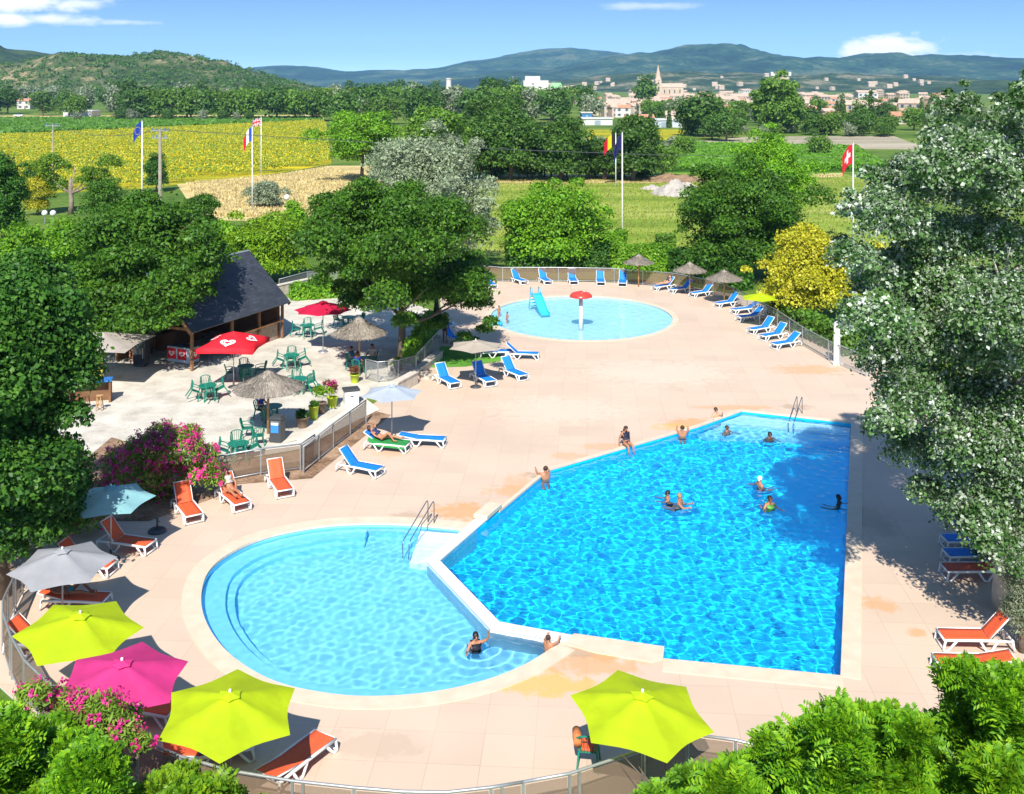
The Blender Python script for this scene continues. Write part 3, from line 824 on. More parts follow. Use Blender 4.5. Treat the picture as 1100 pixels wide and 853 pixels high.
# half bare pine with a pale broken trunk and flat tufts
g = G(76, 230); s = g.y / FPX
rng = np.random.default_rng(31)
BARK_B = mat('weathered brown bark', (.17, .13, .10), .9, .25, 3, bump=.6, bscale=10, alt=(.28, .23, .18))
t = thing('half_bare_pine', 'half bare pine with pale broken trunk and flat side tufts', 'tree', g)
b = MB()
hh = 40 * s
b.tube([(0, 0, 0), (.1, 0, hh * .35), (-.05, 0, hh * .7), (0, 0, hh)], [.36, .28, .24, .14], 9)
for ex, ez, w_ in ((-3.4, hh * 1.4, .16), (4.6, hh * 1.15, .18), (-2.6, hh * .95, .14), (2.2, hh * 1.1, .12), (.4, hh * 1.3, .14)):
    b.tube([(0, 0, hh * .55), (ex * .5, 0, hh * .75), (ex, .3, ez)], [w_, w_ * .7, w_ * .3], 6)
link('trunk', b.mesh('trunk', True), BARK_B, t)
cl_ = [(-3.6, .4, hh * .9, 1.9, 1.5, 1.5), (-1.8, .8, hh * .7, 1.5, 1.3, 1.2), (3.6, .3, hh * .8, 1.5, 1.2, .8), (-4, 0, hh * 1.15, 1.7, 1.5, 1.4), (-2.6, .4, hh * 1.4, 1.5, 1.4, 1.0), (-3.4, -.3, hh * .55, 1.6, 1.5, 1.6), (-1.2, .5, hh * 1.25, 1.1, 1.1, .8), (3.2, 0, hh * 1.05, 1.6, 1.4, .9), (4.8, 0, hh * 1.35, 1.5, 1.3, 1.1), (1.6, .3, hh * .9, 1.2, 1.2, .7), (2.2, 0, hh * 1.15, 1.0, 1, .6)]
link('crown', foliage('crown', cl_, 16000, .26, .12, rng, rnd=.9), LF_PINE, t)
for i, (px, yt, yb, hf, ybs, lm, lab) in enumerate([
    (112, 190, 236, 26, 236, LF_MID, 'round green bush to the right of the half bare pine'),
    (168, 163, 204, 15, 206, LF_DARK, 'dark green bush standing behind the concrete utility pole'),
    (215, 205, 246, 22, 262, LF_MID, 'small round tree behind the top edge of the big ash'),
    (285, 228, 298, 50, 304, LF_LIME, 'wide bright yellow green bush behind the chalet roof'),
    (240, 232, 290, 22, 300, LF_LIGHT, 'bright green bush touching the top of the chalet roof'),
    (285, 192, 226, 22, 224, LF_GREY, 'sparse olive grey shrub on the dry grass near the flagpoles'),
    (318, 215, 268, 18, 276, LF_LIGHT, 'light green bush between the round lamp and the central acacia')]):
    g, zt, c = tpx(px, yt, yb, hf, ybs)
    tree('bush', lab, 'bush', g, zt, c, lm, 5200 if i != 3 else 14000, .34 if i != 3 else .32, .2, 40 + i, 20, None, .1, limbs=4, start=.2)

# central spreading acacia in tiers
g = G(432, 392)
s = g.y / FPX
rng = np.random.default_rng(77)
ex = []
for (px, py, rpx) in ((380, 235, 26), (410, 262, 26), (440, 268, 28), (465, 262, 26), (395, 285, 26), (425, 300, 24), (455, 302, 24), (352, 275, 18), (385, 318, 13), (480, 305, 20), (440, 236, 22), (415, 236, 22), (352, 226, 18), (372, 220, 18), (400, 214, 17), (430, 220, 18), (462, 236, 20), (485, 240, 22), (500, 262, 22), (345, 240, 22), (335, 262, 16), (365, 270, 26), (395, 240, 30), (430, 245, 32), (410, 290, 26), (390, 295, 22), (372, 298, 15), (352, 290, 12),
                      (445, 285, 28), (475, 290, 26), (500, 300, 22), (518, 318, 16), (490, 322, 18), (455, 320, 22), (425, 325, 20), (400, 330, 14), (520, 338, 9), (532, 320, 8), (470, 345, 10), (440, 345, 12), (515, 285, 14), (505, 345, 9)):
    for k in range(2):
        p = at_depth(px + rng.normal() * 8, py + rng.normal() * 11, g.y + rng.normal() * 2.6)
        r_ = rpx * s
        ex.append((p.x - g.x, p.y - g.y, p.z, r_ * 1.1, r_ * 1.15, r_ * .85))
t = thing('acacia_tree', 'large spreading acacia with tiered dark green branches beside the terrace', 'tree', g)
random.seed(9)
link('trunk', trunk_mesh(7.2, .26, 4.4, rng, 11, start=.3, reach=.6, rise=.5, lean=.03), BARK, t)
link('crown', foliage('crown', ex, 150000, .18, .11, rng, rnd=.9, up=.4, shell=.3), LF_MID, t)
g, zt, c = tpx(455, 134, 285, 78, 296)
tree('silver_tree', 'silvery grey green round tree behind the central acacia', 'tree', g, zt, c, LF_GREY, 36000, .40, .2, 8, 85, 1.35, .35)
g, zt, c = tpx(388, 121, 182, 48, 197)
tree('umbrella_pine', 'bright green flat topped pine behind the silvery tree', 'tree', g, zt, (0, 0, c[2] + .2, c[3], c[3], c[5]), LF_LIGHT, 14000, .6, .32, 9, 46, 1.7, .35, skirt=False)
g, zt, c = tpx(592, 191, 282, 62, 287)
tree('broadleaf_tree', 'low rounded green tree behind the hedge by the toddler pool', 'tree', g, zt, (0, 0, c[2], c[3], c[3], c[5]), LF_LIGHT, 20000, .36, .24, 10, 50, 1.2, .25)
for i, (px, yt, yb, hf, ybs, lm, lab) in enumerate([
    (498, 122, 186, 44, 192, LF_FAR, 'dark green tree above the silvery tree in the tall tree belt'),
    (548, 108, 188, 46, 193, LF_FAR, 'tallest tree of the dark tree belt behind the meadow'),
    (602, 128, 190, 40, 194, LF_FAR, 'dense dark tree at the end of the tree belt nearest the flagpole'),
    (470, 118, 160, 36, 200, LF_FARL, 'yellowish green tree crown in the tree belt behind the silvery tree'),
    (525, 98, 160, 30, 178, LF_FAR, 'dark crown rising behind the tree belt beneath the white building'),
    (680, 124, 190, 33, 194, LF_FAR, 'dark ragged tree directly behind the two flagpoles on the meadow'),
    (650, 150, 188, 16, 193, LF_FAR, 'low dark bush beside the ragged tree behind the flagpoles')]):
    g, zt, c = tpx(px, yt, yb, hf, ybs)
    tree('broadleaf_tree', lab, 'tree', g, zt, c, lm, 9000, .75, .45, 60 + i, 40, 1.9, .4)
g, zt, c = tpx(800, 180, 290, 74, 300)
tree('broadleaf_tree', 'big rich green tree behind the thatched parasols', 'tree', g, zt, c, LF_MID, 34000, .34, .22, 11, 70, 1.25, .3)
g, zt, c = tpx(822, 141, 235, 52, 262)
tree('conifer_tree', 'fine textured yellow green cypress rising behind the rich green tree', 'tree', g, zt, c, LF_LIGHT, 24000, .42, .16, 12, 50, 1.2, .3, up=.9)
g, zt, c = tpx(873, 245, 345, 62, 347)
tree('golden_shrub', 'golden yellow shrub tree by the white shower column', 'tree', g, zt, (0, 0, c[2] + .3, c[3], c[3], c[5] * .95), LF_YELLOW, 22000, .26, .2, 13, 60, .75, .16)
# tall white poplar on the right, in two crowns that share a stem
g = G(1078, 655)
s = g.y / FPX
rng = np.random.default_rng(55)
ex = []
for (px, py, rpx) in ((1045, 120, 22), (1085, 130, 30), (1120, 120, 40), (1020, 155, 30), (1060, 165, 36), (975, 190, 32), (945, 205, 26), (1010, 205, 38), (1080, 210, 50), (955, 245, 36), (925, 240, 16), (1000, 255, 42), (1055, 265, 50), (930, 285, 26), (960, 300, 40), (1010, 315, 50),
                      (1070, 330, 55), (945, 345, 36), (920, 335, 14), (985, 370, 45), (1040, 385, 52), (1095, 380, 50), (945, 400, 32), (970, 430, 36), (1015, 440, 46), (1070, 450, 52), (950, 455, 24), (985, 485, 32), (1035, 500, 44), (1085, 505, 46), (1000, 525, 24), (1045, 545, 36), (1085, 560, 40), (1060, 590, 24), (1095, 610, 26),
                      (1150, 200, 60), (1160, 320, 70), (1150, 450, 70), (1150, 560, 60), (1043, 98, 9), (1105, 100, 14), (1000, 140, 12), (935, 215, 16), (965, 175, 14), (922, 205, 9), (917, 228, 10), (915, 262, 11), (918, 300, 10), (930, 178, 8), (1028, 105, 7), (1062, 104, 7), (912, 330, 9)):
    for k in range(2):
        dy = rng.normal() * 1.7 + (.8 if py > 500 else 0)
        p = at_depth(px + rng.normal() * 7, py + rng.normal() * 7, g.y + dy)
        r_ = rpx * s
        ex.append((p.x - g.x, p.y - g.y, p.z, r_, r_ * 1.1, r_ * .8))
t = thing('white_poplar', 'tall white poplar with silvery leaves shading the pool edge', 'tree', g)
random.seed(5)
link('trunk', trunk_mesh(11.5, .3, 3.0, rng, 14, start=.2, reach=.6, rise=.8, lean=.015), BARK_P, t)
link('crown', foliage('crown', ex, 290000, .112, .078, rng, .55, .75, .3, shell=.35), LF_SILVER, t)

# near bushes along the bottom edge
def frond_bush(lab, pxs, Y, n, seed, base_px, lm=LF_FROND, L=.35, pairs=6, lw=.36):
    rng = np.random.default_rng(seed); random.seed(seed)
    bx = (base_px - CX) * Y / FPX
    t = thing('shrub', lab, 'shrub', (bx, Y, 0))
    s = Y / FPX; cl_ = []
    for (px, py, rpx) in pxs:
        for k in range(5):
            p = at_depth(px + rng.normal() * rpx * .45, py + abs(rng.normal()) * rpx * .5 - rpx * .25, Y + rng.normal() * 1.0)
            r_ = rpx * s * rng.uniform(.35, .8)
            cl_.append((p.x - bx, p.y - Y, p.z, r_, r_, r_ * .8))
    zc = max(c[2] for c in cl_)
    link('trunk', trunk_mesh(zc * .7, .11, 2.0, rng, 8, start=.15, rise=.5, reach=.35), BARK, t)
    link('crown', sprays('crown', cl_, n, L, pairs, rng, lw), lm, t)
    return t
frond_bush('bright green feathery shrub at the bottom corner under the orange loungers', [(1045, 751, 42), (1085, 771, 45), (1000, 788, 40), (1060, 816, 55), (950, 796, 42), (915, 791, 30), (980, 841, 60), (1040, 876, 60), (1100, 846, 60), (930, 866, 55), (1085, 741, 26), (1030, 726, 18)], 19.6, 14500, 201, 1030)
frond_bush('bright green feathery shrub beside the fence near the lime parasol', [(845, 818, 38), (880, 813, 38), (800, 853, 42), (850, 868, 50), (765, 876, 34), (900, 858, 45), (740, 880, 20)], 20.3, 7800, 202, 850)
frond_bush('green leafy shrub at the bottom corner below the pink parasol', [(14, 799, 40), (54, 834, 45), (4, 854, 55), (44, 884, 50), (94, 884, 40), (-26, 804, 50), (74, 809, 26)], 20.5, 9500, 203, 30, LF_FROND, .36, 5, .42)
frond_bush('bright green low shrub in front of the curved fence', [(150, 866, 32), (200, 866, 36), (235, 878, 30), (180, 848, 22), (110, 876, 30), (265, 882, 22), (290, 886, 20), (60, 884, 30)], 20.6, 5600, 204, 180, LF_LIME, .34, 5, .42)
frond_bush('small green shrub squeezed between fence and lime parasol foot', [(722, 845, 18), (700, 858, 14), (745, 835, 14)], 22.2, 550, 205, 720, LF_LIGHT, .3, 4, .5)

def oleander(lab, pxs, Y, n, nf, seed, base_px, L=.17, W=.045):
    rng = np.random.default_rng(seed); random.seed(seed)
    bx = (base_px - CX) * Y / FPX
    t = thing('oleander', lab, 'shrub', (bx, Y, 0))
    s = Y / FPX; cl_ = []
    for (px, py, rpx) in pxs:
        p = at_depth(px, py, Y + rng.normal() * .5)
        r_ = rpx * s
        cl_.append((p.x - bx, p.y - Y, p.z, r_, r_, r_ * .9))
    b = MB()
    for i in range(16):
        c = cl_[i % len(cl_)]
        b.tube([(rng.normal() * .25, rng.normal() * .2, 0), (c[0] * .4, c[1] * .4, c[2] * .5), (c[0] + rng.normal() * .2, c[1], c[2])], [.035, .028, .012], 5)
    link('stems', b.mesh('stems', True), BARK, t)
    link('foliage', foliage('foliage', cl_, n, L, W, rng, .5, .8, .5), LF_OLEA, t)
    # flower heads: tight bunches of petals on the outside
    p, d = clump_points(cl_, nf, rng, .98)
    k = 14
    cen = np.repeat(p, k, 0) + rng.normal(size=(nf * k, 3)) * .05
    v, q = leaf_cards(cen, unit(np.repeat(d, k, 0) + rng.normal(size=(nf * k, 3)) * .7), (.075), .065, rng)
    link('blossoms', np_mesh('blossoms', v, q), FLOWER, t)
    return t
oleander('large pink flowering oleander beside the orange loungers', [(175, 475, 22), (155, 490, 24), (195, 485, 24), (215, 510, 20), (180, 510, 26), (150, 515, 26), (222, 490, 14), (130, 500, 22), (205, 465, 10), (230, 515, 12), (165, 530, 18), (120, 525, 18)], 41.5, 17000, 800, 301, 178)
oleander('dark shaded oleander with red flowers behind the teal parasol', [(75, 540, 22), (95, 560, 20), (60, 570, 20), (110, 540, 16), (40, 590, 18), (20, 605, 18), (95, 585, 12), (70, 600, 14)], 38.5, 7000, 160, 302, 75)
oleander('pink oleander by the curved fence below the pink parasol', [(110, 770, 24), (80, 765, 22), (130, 790, 20), (60, 755, 18), (95, 795, 26), (140, 770, 14), (150, 800, 12), (35, 750, 18)], 23.0, 6500, 150, 303, 100, .15, .035)
# pale dense column shrub at the right edge
g, zt, c = tpx(1098, 560, 690, 22, 700)
tree('conifer_tree', 'pale green conifer at the right edge behind the orange loungers', 'conifer', g, zt, c, LF_GREY, 5000, .16, .05, 206, 20, .4, .1)

# clipped hedges and boxes by the far fence
def hedge(lab, a, b_, h, wd, n, lm, seed, name='hedge'):
    rng = np.random.default_rng(seed)
    a = Vector((a.x, a.y)); b_ = Vector((b_.x, b_.y))
    t = thing(name, lab, 'hedge', (a.x, a.y, 0))
    u = (b_ - a); Ln = u.length; u = u / Ln; v_ = Vector((-u.y, u.x))
    # points on the faces of a box
    q = rng.random((n, 3)); f = rng.choice(3, n, p=[.45, .4, .15])
    x = q[:, 0] * Ln; y = (q[:, 1] - .5) * wd; z = q[:, 2] * h
    sg = np.where(rng.random(n) < .5, -1, 1)
    y = np.where(f == 0, sg * wd / 2, y); z = np.where(f == 1, h, z); x = np.where(f == 2, np.where(sg > 0, Ln, 0), x)
    bumpy = .09 * np.sin(x * 1.7 + seed) + .06 * np.sin(x * 4.1)
    P = np.stack([u.x * x + v_.x * y, u.y * x + v_.y * y, z + bumpy * (f == 1)], 1) + rng.normal(size=(n, 3)) * .09
    d = np.zeros((n, 3)); d[:, 2] = (f == 1)
    d[:, 0] += np.where(f == 0, v_.x * sg, 0) + np.where(f == 2, u.x * sg, 0); d[:, 1] += np.where(f == 0, v_.y * sg, 0) + np.where(f == 2, u.y * sg, 0)
    nrm = unit(d + rng.normal(size=(n, 3)) * .55)
    vv, qq = leaf_cards(P, nrm, .26 * (.7 + .6 * rng.random(n)), .17, rng)
    link('foliage', np_mesh('foliage', vv, qq), lm, t)
    nb = max(2, int(Ln / 2.0))
    for i in range(nb):
        mb = MB(); p = u * (Ln * (i + .5) / nb)
        mb.tube([(p.x, p.y, 0), (p.x + .1, p.y, h * .5), (p.x, p.y, h * .85)], [.06, .05, .02], 6)
        link('stem', mb.mesh('stem'), BARK, t)
hedge('tall dark clipped hedge behind the far fence of the toddler pool', G(545, 290), G(655, 290), 2.3, 1.6, 9000, LF_DARK, 1)
hedge('light green clipped hedge between dark hedge and thatched parasols', G(658, 291), G(722, 292), 2.1, 1.8, 7000, LF_LIGHT, 2)
hedge('dark hedge behind the two right thatched parasols', G(726, 297), G(800, 312), 2.2, 1.6, 7000, LF_DARK, 3)
hedge('square clipped bush standing on the meadow by the flagpole', G(648, 272), G(672, 272), 1.9, 2.0, 2600, LF_LIGHT, 4, 'clipped_bush')
hedge('small square clipped bush at the meadow corner near the green tree', G(706, 271), G(724, 271), 1.5, 1.6, 1500, LF_HEDGE, 5, 'clipped_bush')
hedge('low green hedge between the chalet and the central acacia', G(314, 322), G(372, 318), 1.0, 1.0, 3200, LF_LIGHT, 6)
hedge('shrub strip outside the right fence beneath the golden shrub', G(835, 345), G(915, 382), 1.3, 1.2, 5000, LF_HEDGE, 7)
hedge('thin green shrub row inside the diagonal terrace fence', G(440, 400), G(462, 362), 1.5, .5, 1700, LF_LIGHT, 8)

# --- trees beyond the fields: a handful of kinds, then copies
def far_proto(name, lm, seed, h, rx, n=2800, L=.95, kind='round'):
    rng = np.random.default_rng(seed); random.seed(seed)
    t = thing(name, 'tree', 'tree', (0, 0, 0))
    if kind == 'round':
        cl_ = crown_clumps(0, 0, h * .52, rx, rx, h * .5, 30, rx * .45, rng, -.98) + [(0, 0, h * .5, rx * .75, rx * .75, h * .42)] * 3
    elif kind == 'cypress':
        cl_ = [(0, 0, h * (i + .6) / 7, rx * (1 - .1 * i) * (.8 if i == 0 else 1), rx * (1 - .1 * i), h / 9) for i in range(7)]
    else:
        cl_ = crown_clumps(0, 0, h * .72, rx, rx, h * .24, 22, rx * .36, rng, -.2)
    link('trunk', trunk_mesh(h * .7, .035 * h, rx, rng, 4), BARK, t)
    link('crown', foliage('crown', cl_, n, L, L * .62, rng), lm, t)
    return t
PR = [far_proto('broadleaf_tree', LF_FAR, 1, 12, 6), far_proto('broadleaf_tree', LF_FARL, 2, 12, 6.4), far_proto('broadleaf_tree', LF_FAR, 3, 14, 5.2),
      far_proto('broadleaf_tree', LF_GREY, 4, 11, 5.4), far_proto('cypress_tree', LF_FAR, 5, 13, 1.9, 900, .9, 'cypress'), far_proto('pine_tree', LF_PINE, 6, 12, 6, 1300, 1.0, 'pine')]
USED = set()
def far_tree(k, x, y, sc, lab, group, sz=None):
    r_ = random.random() * 6.28
    s3 = (sc, sc, sz or sc)
    if k not in USED:
        USED.add(k); p = PR[k]; p.location = (x, y, 0); p.rotation_euler = (0, 0, r_); p.scale = s3; p['label'] = lab; p['group'] = group
        return p
    return dup(PR[k], (x, y, 0), r_, lab, group, s3)
random.seed(21)
# the row of round trees behind the fields at the left
side = ['first from the left', 'second from the left', 'third from the left', 'fourth from the left', 'middle one', 'fourth from the right', 'third from the right', 'second from the right', 'last on the right']
for i in range(9):
    px = 152 + i * 23.5 + random.uniform(-4, 4)
    g = G(px, 130.0)
    far_tree(1 if i % 3 else 0, g.x, g.y, 1.22 + random.uniform(-.08, .1), 'round green tree in the long row behind the crops, ' + side[i], 'row of round trees behind the crop field')
for i, px in enumerate((152, 163, 200, 235, 256, 270, 283, 108)):
    g = G(px, 129.2)
    far_tree(3 if i % 2 else 0, g.x, g.y - 25, .42 + random.uniform(-.06, .08), 'small round bush in front of the long row of trees', 'bushes before the tree row')
for i in range(34):                                     # woods at the foot of the scrub hill
    px = random.uniform(-90, 150); g = G(px, random.uniform(109, 127))
    far_tree(random.choice([0, 0, 2, 1, 3]), g.x, g.y, random.uniform(.9, 1.3), 'dark green tree in the woods at the foot of the scrub hill', 'woods below the scrub hill')
for i in range(26):
    px = random.uniform(140, 345); g = G(px, random.uniform(112, 123))
    far_tree(random.choice([0, 2, 2, 3]), g.x, g.y, random.uniform(.95, 1.35), 'dark tree behind the long row of round trees', 'trees behind the round row')
for i in range(85):                                     # between the hill and the town
    px = random.uniform(335, 640); yy = random.uniform(107, 136)
    g = G(px, yy)
    k = random.choice([0, 0, 1, 2, 3, 3, 5])
    far_tree(k, g.x, g.y, random.uniform(.9, 1.35), ('grey olive tree' if k == 3 else 'green tree') + ' in the wooded plain before the town', 'trees of the plain left of the town')
for i in range(120):                                     # in front of the town, right side
    px = random.uniform(690, 1060); yy = random.uniform(106, 146) if False else random.uniform(119, 147)
    if 742 < px < 770 and yy < 135: continue
    g = G(px, yy)
    k = random.choice([0, 0, 1, 1, 2, 3, 4])
    far_tree(k, g.x, g.y, random.uniform(.42, .78), {3: 'grey green tree', 4: 'slim dark cypress'}.get(k, 'round green tree') + ' between the fields and the town houses', 'trees before the town')
g, zt, c = tpx(837, 79, 139, 29, 143)
tree('broadleaf_tree', 'tallest broad domed green tree rising above the town roofs', 'tree', g, zt, c, LF_FARL, 9000, 1.6, 1.0, 88, 60, 2.6, .7)
g = G(757, 147); far_tree(0, g.x, g.y, 1.4, 'large dark domed tree before the town to the right of the church', 'trees before the town', 1.15)
g = G(780, 152); far_tree(0, g.x, g.y, .8, 'low dark tree beside the large domed tree before the town', 'trees before the town', .7)
g = G(765, 150); far_tree(0, g.x, g.y, .6, 'dark round bush at the corner of the vineyard', 'trees before the town', .6)
g = G(694, 118); far_tree(2, g.x, g.y, 1.5, 'dark tree standing directly below the church spire', 'trees before the town', 1.5)
for i, px in enumerate((936, 905, 990, 880)):
    g = G(px, 138 - i); far_tree(4, g.x, g.y, 1.0 - .1 * i, 'slim dark cypress before the houses to the right of the domed tree', 'cypresses before the town')
for i in range(16):                                     # hedge bushes along the field edges
    px = random.uniform(770, 960); g = G(px, random.uniform(142, 150)); far_tree(random.choice([0, 1, 3]), g.x, g.y, random.uniform(.22, .4), 'low bush along the far edge of the vineyard', 'bushes along the vineyard edge')
for i, px in enumerate((648, 720, 735, 700, 640, 880)):
    g = G(px, 165 + 3 * (i % 3)); far_tree([0, 3, 1][i % 3], g.x, g.y, .32 + .05 * (i % 3), 'low shrub along the far edge of the meadow', 'shrubs along the meadow edge')

for i in range(22):
    px = 468 + i * 11.5 + random.uniform(-4, 4); g = G(px, random.uniform(189.5, 192.5)); far_tree(random.choice([0, 0, 2, 1]), g.x, g.y, random.uniform(.26, .46), 'low dark bush in the undergrowth below the tree belt', 'undergrowth of the tree belt')
# --- scrub on the dry hill, sunflowers and vines: nobody could count them
rng = np.random.default_rng(91)
V = HILLV.reshape(-1, HILLV.shape[1], 3)[3:34].reshape(-1, 3)
sel = V[rng.choice(len(V), 9000)]
sel = sel + np.stack([rng.normal(size=len(sel)) * 4, rng.normal(size=len(sel)) * 4, np.zeros(len(sel))], 1)
rr = rng.uniform(.9, 2.6, len(sel))
k = 12
d = unit(rng.normal(size=(len(sel) * k, 3))); d[:, 2] = abs(d[:, 2])
P_ = np.repeat(sel, k, 0) + d * np.repeat(rr, k)[:, None] * np.array([1, 1, .8])
v, q = leaf_cards(P_, unit(d + rng.normal(size=d.shape) * .4), np.repeat(rr, k) * .95, np.repeat(rr, k) * .7, rng)
o = link('scrub', np_mesh('scrub', v, q), LF_FAR); tag(o, 'dark scrub and small oaks covering the dry hill', 'scrub', kind='stuff')

def field_cards(name, poly, n, L, h, m, lab, cat, rows=None, stripes=False):
    rng = np.random.default_rng(len(name))
    pts = [Vector((p.x, p.y)) for p in poly]
    xs = [p.x for p in pts]; ys = [p.y for p in pts]
    X = rng.uniform(min(xs), max(xs), n * 2); Y = rng.uniform(min(ys), max(ys), n * 2)
    # denser towards the camera, where one can see single plants
    if rows: Y = np.round(Y / rows) * rows + rng.normal(size=len(Y)) * rows * .12
    keep = inside_mask(pts, X, Y)
    if stripes:
        keep &= rng.random(len(X)) < .55 + .75 * np.sin(Y * .42 + X * .02 + 2 * np.sin(X * .013)) * np.sin(Y * .11 + X * .006 + 1)
    X, Y = X[keep][:n], Y[keep][:n]
    c = np.stack([X, Y, h * (.55 + .5 * rng.random(len(X)))], 1)
    nrm = unit(rng.normal(size=(len(X), 3)) * .6 + np.array([-.05, -.75, .55]))
    v, q = leaf_cards(c, nrm, L * (.6 + .8 * rng.random(len(X))), L * .8, rng)
    o = link(name, np_mesh(name, v, q), m); tag(o, lab, cat, kind='stuff')
M_SUNC = leaf_mat('sunflower plants', [(.06, .14, .01), (.12, .21, .012), (.20, .26, .01), (.50, .41, .006), (.62, .46, .006)], tr=.2, objvar=0)
field_cards('sunflower_crop', [G(-250, 152), G(0, 147.5), G(180, 139), G(348, 131), G(354, 176), G(300, 185), G(150, 201), G(-250, 218)], 270000, .35, 1.2, M_SUNC, 'yellow blooming sunflowers filling the field', 'sunflowers', stripes=True)
field_cards('leaf_crop', [G(-300, 130), G(345, 128), G(345, 130.5), G(180, 137.5), G(0, 146), G(-300, 151)], 40000, 1.4, 1.2, leaf_mat('crop leaves', [(.05, .14, .01), (.08, .21, .014), (.13, .28, .03)], objvar=0), 'green row crop behind the sunflowers', 'crop')
field_cards('vine_rows', [G(710, 157.5), G(920, 162), G(955, 185), G(708, 185)], 26000, .8, 1.3, leaf_mat('vine leaves', [(.06, .17, .01), (.10, .26, .014), (.16, .34, .02)], objvar=0), 'rows of green vines in the vineyard', 'vines', rows=2.4)
def tufts(name, poly, n, h, m, lab, seed):
    rng = np.random.default_rng(seed)
    pts = [Vector((p.x, p.y)) for p in poly]
    xs = [p.x for p in pts]; ys = [p.y for p in pts]
    X = rng.uniform(min(xs), max(xs), n * 2); Y = rng.uniform(min(ys), max(ys), n * 2)
    keep = inside_mask(pts, X, Y); X, Y = X[keep][:n], Y[keep][:n]
    c = np.stack([X, Y, np.full(len(X), h * .4)], 1)
    ax = unit(rng.normal(size=(len(X), 3)) * .35 + np.array([0, 0, 1.0])); nrm = unit(rng.normal(size=(len(X), 3)) + np.array([0, -.4, .3]))
    nrm = unit(nrm - ax * np.sum(nrm * ax, 1, keepdims=True))
    v, q = leaf_cards(c, nrm, h * (.5 + rng.random(len(X))), h * .4, rng, axis=ax)
    o = link(name, np_mesh(name, v, q), m); tag(o, lab, 'grass', kind='stuff')
tufts('dry_grass_tufts', [G(352, 180), G(300, 189), G(200, 198), G(225, 232), G(340, 236), G(425, 200)], 26000, .55, leaf_mat('straw', [(.46, .38, .15), (.66, .54, .26), (.76, .65, .36)], objvar=0), 'dry straw grass on the slope behind the flagpoles', 401)
tufts('meadow_grass', [G(520, 190), G(905, 188), G(990, 215), G(990, 272), G(700, 270), G(500, 272)], 26000, .26, leaf_mat('meadow blades', [(.12, .17, .02), (.24, .27, .05), (.36, .33, .1)], objvar=0), 'short mown grass of the meadow', 402)
# ================================================================== furniture
WHITEP = mat('white plastic', (.68, .68, .66), .35, .04, 3)
BLUEW = mat('sling fabric blue', (.004, .17, .58), .7, .08, 14, bump=.1, bscale=120, alt=(.006, .20, .66))
ORANGE = mat('sling fabric orange', (.62, .085, .025), .7, .08, 14, bump=.1, bscale=120, alt=(.70, .11, .035))
STEEL = mat('galvanised steel', (.42, .44, .46), .4, .1, 8, metal=.7)
ALU = mat('brushed aluminium', (.40, .41, .42), .4, .08, 8, metal=.6)
DARKM = mat('dark metal', (.05, .055, .06), .45, .1, 6)
WOOD = mat('brown timber', (.16, .075, .03), .7, .25, 2, bump=.4, bscale=18, alt=(.28, .14, .06))
WOODL = mat('light wooden pole', (.36, .20, .08), .65, .2, 3, alt=(.50, .30, .13))
GREENP = mat('green plastic', (.008, .15, .10), .38, .1, 4, alt=(.012, .20, .13))

# ---- sun loungers -------------------------------------------------
def sling(x0, x1, wd, sag=.02, n=8, th=.012):
    b = MB(); vs = []; fs = []
    for side in (0, 1):
        for i in range(n + 1):
            t = i / n
            for j in range(5):
                v = j / 4 - .5
                z = -sag * 4 * (.25 - v * v) * (.4 + .6 * math.sin(PI * t)) - (th if side else 0)
                vs.append((x0 + (x1 - x0) * t, v * wd, z))
    m = (n + 1) * 5
    for i in range(n):
        for j in range(4):
            a = i * 5 + j
            fs.append((a, a + 5, a + 6, a + 1)); fs.append((m + a, m + a + 1, m + a + 6, m + a + 5))
    for i in range(n):
        fs.append((i * 5, m + i * 5, m + i * 5 + 5, i * 5 + 5)); fs.append((i * 5 + 4, i * 5 + 9, m + i * 5 + 9, m + i * 5 + 4))
    b.add(vs, fs)
    return b
def make_lounger(fab, frame=WHITEP):
    t = thing('sun_lounger', 'lounger', 'sun lounger')
    b = MB()
    for s in (-1, 1):
        b.tube([(-.95, s * .33, .30), (-.5, s * .335, .32), (.2, s * .335, .325), (.95, s * .33, .31)], [.036, .04, .04, .036], 8)
    for x in (-.95, .96, -.28):
        b.tube([(x, -.33, .305), (x, .33, .305)], .03, 8)
    b.build('frame', frame, t, True)
    for s in (-1, 1):
        b = MB(); b.tube([(.93, s * .33, .31), (1.0, s * .335, .03), (.86, s * .335, .02), (.62, s * .33, .30)], [.036, .034, .034, .036], 8); b.build('leg', frame, t, True)
        b = MB(); b.tube([(-.02, s * .33, .32), (-.2, s * .335, .03), (-.34, s * .335, .03), (-.52, s * .33, .31)], [.036, .034, .034, .036], 8); b.build('leg', frame, t, True)
        b = MB(); b.tube([(-.93, s * .33, .30), (-.98, s * .335, .02)], [.036, .034], 8); b.build('leg', frame, t, True)
    b = MB(); b.tube([(.98, -.33, .05), (.98, .33, .05)], .026, 8); b.build('foot_bar', frame, t, True)
    o = sling(-.30, .93, .60).build('seat', fab, t, True); o.location = (0, 0, .345)
    bk = sling(-.78, 0, .58, .015).build('backrest', fab, t, True); bk.location = (-.30, 0, .36)
    b = MB()
    for s in (-1, 1): b.tube([(0, s * .3, -.012), (-.8, s * .3, -.012)], .022, 6)
    b.tube([(-.8, -.3, -.012), (-.8, .3, -.012)], .022, 6)
    b.build('backrest_frame', frame, bk, True)
    return t
LG = {'blue': make_lounger(BLUEW), 'orange': make_lounger(ORANGE)}
FIRST = {}
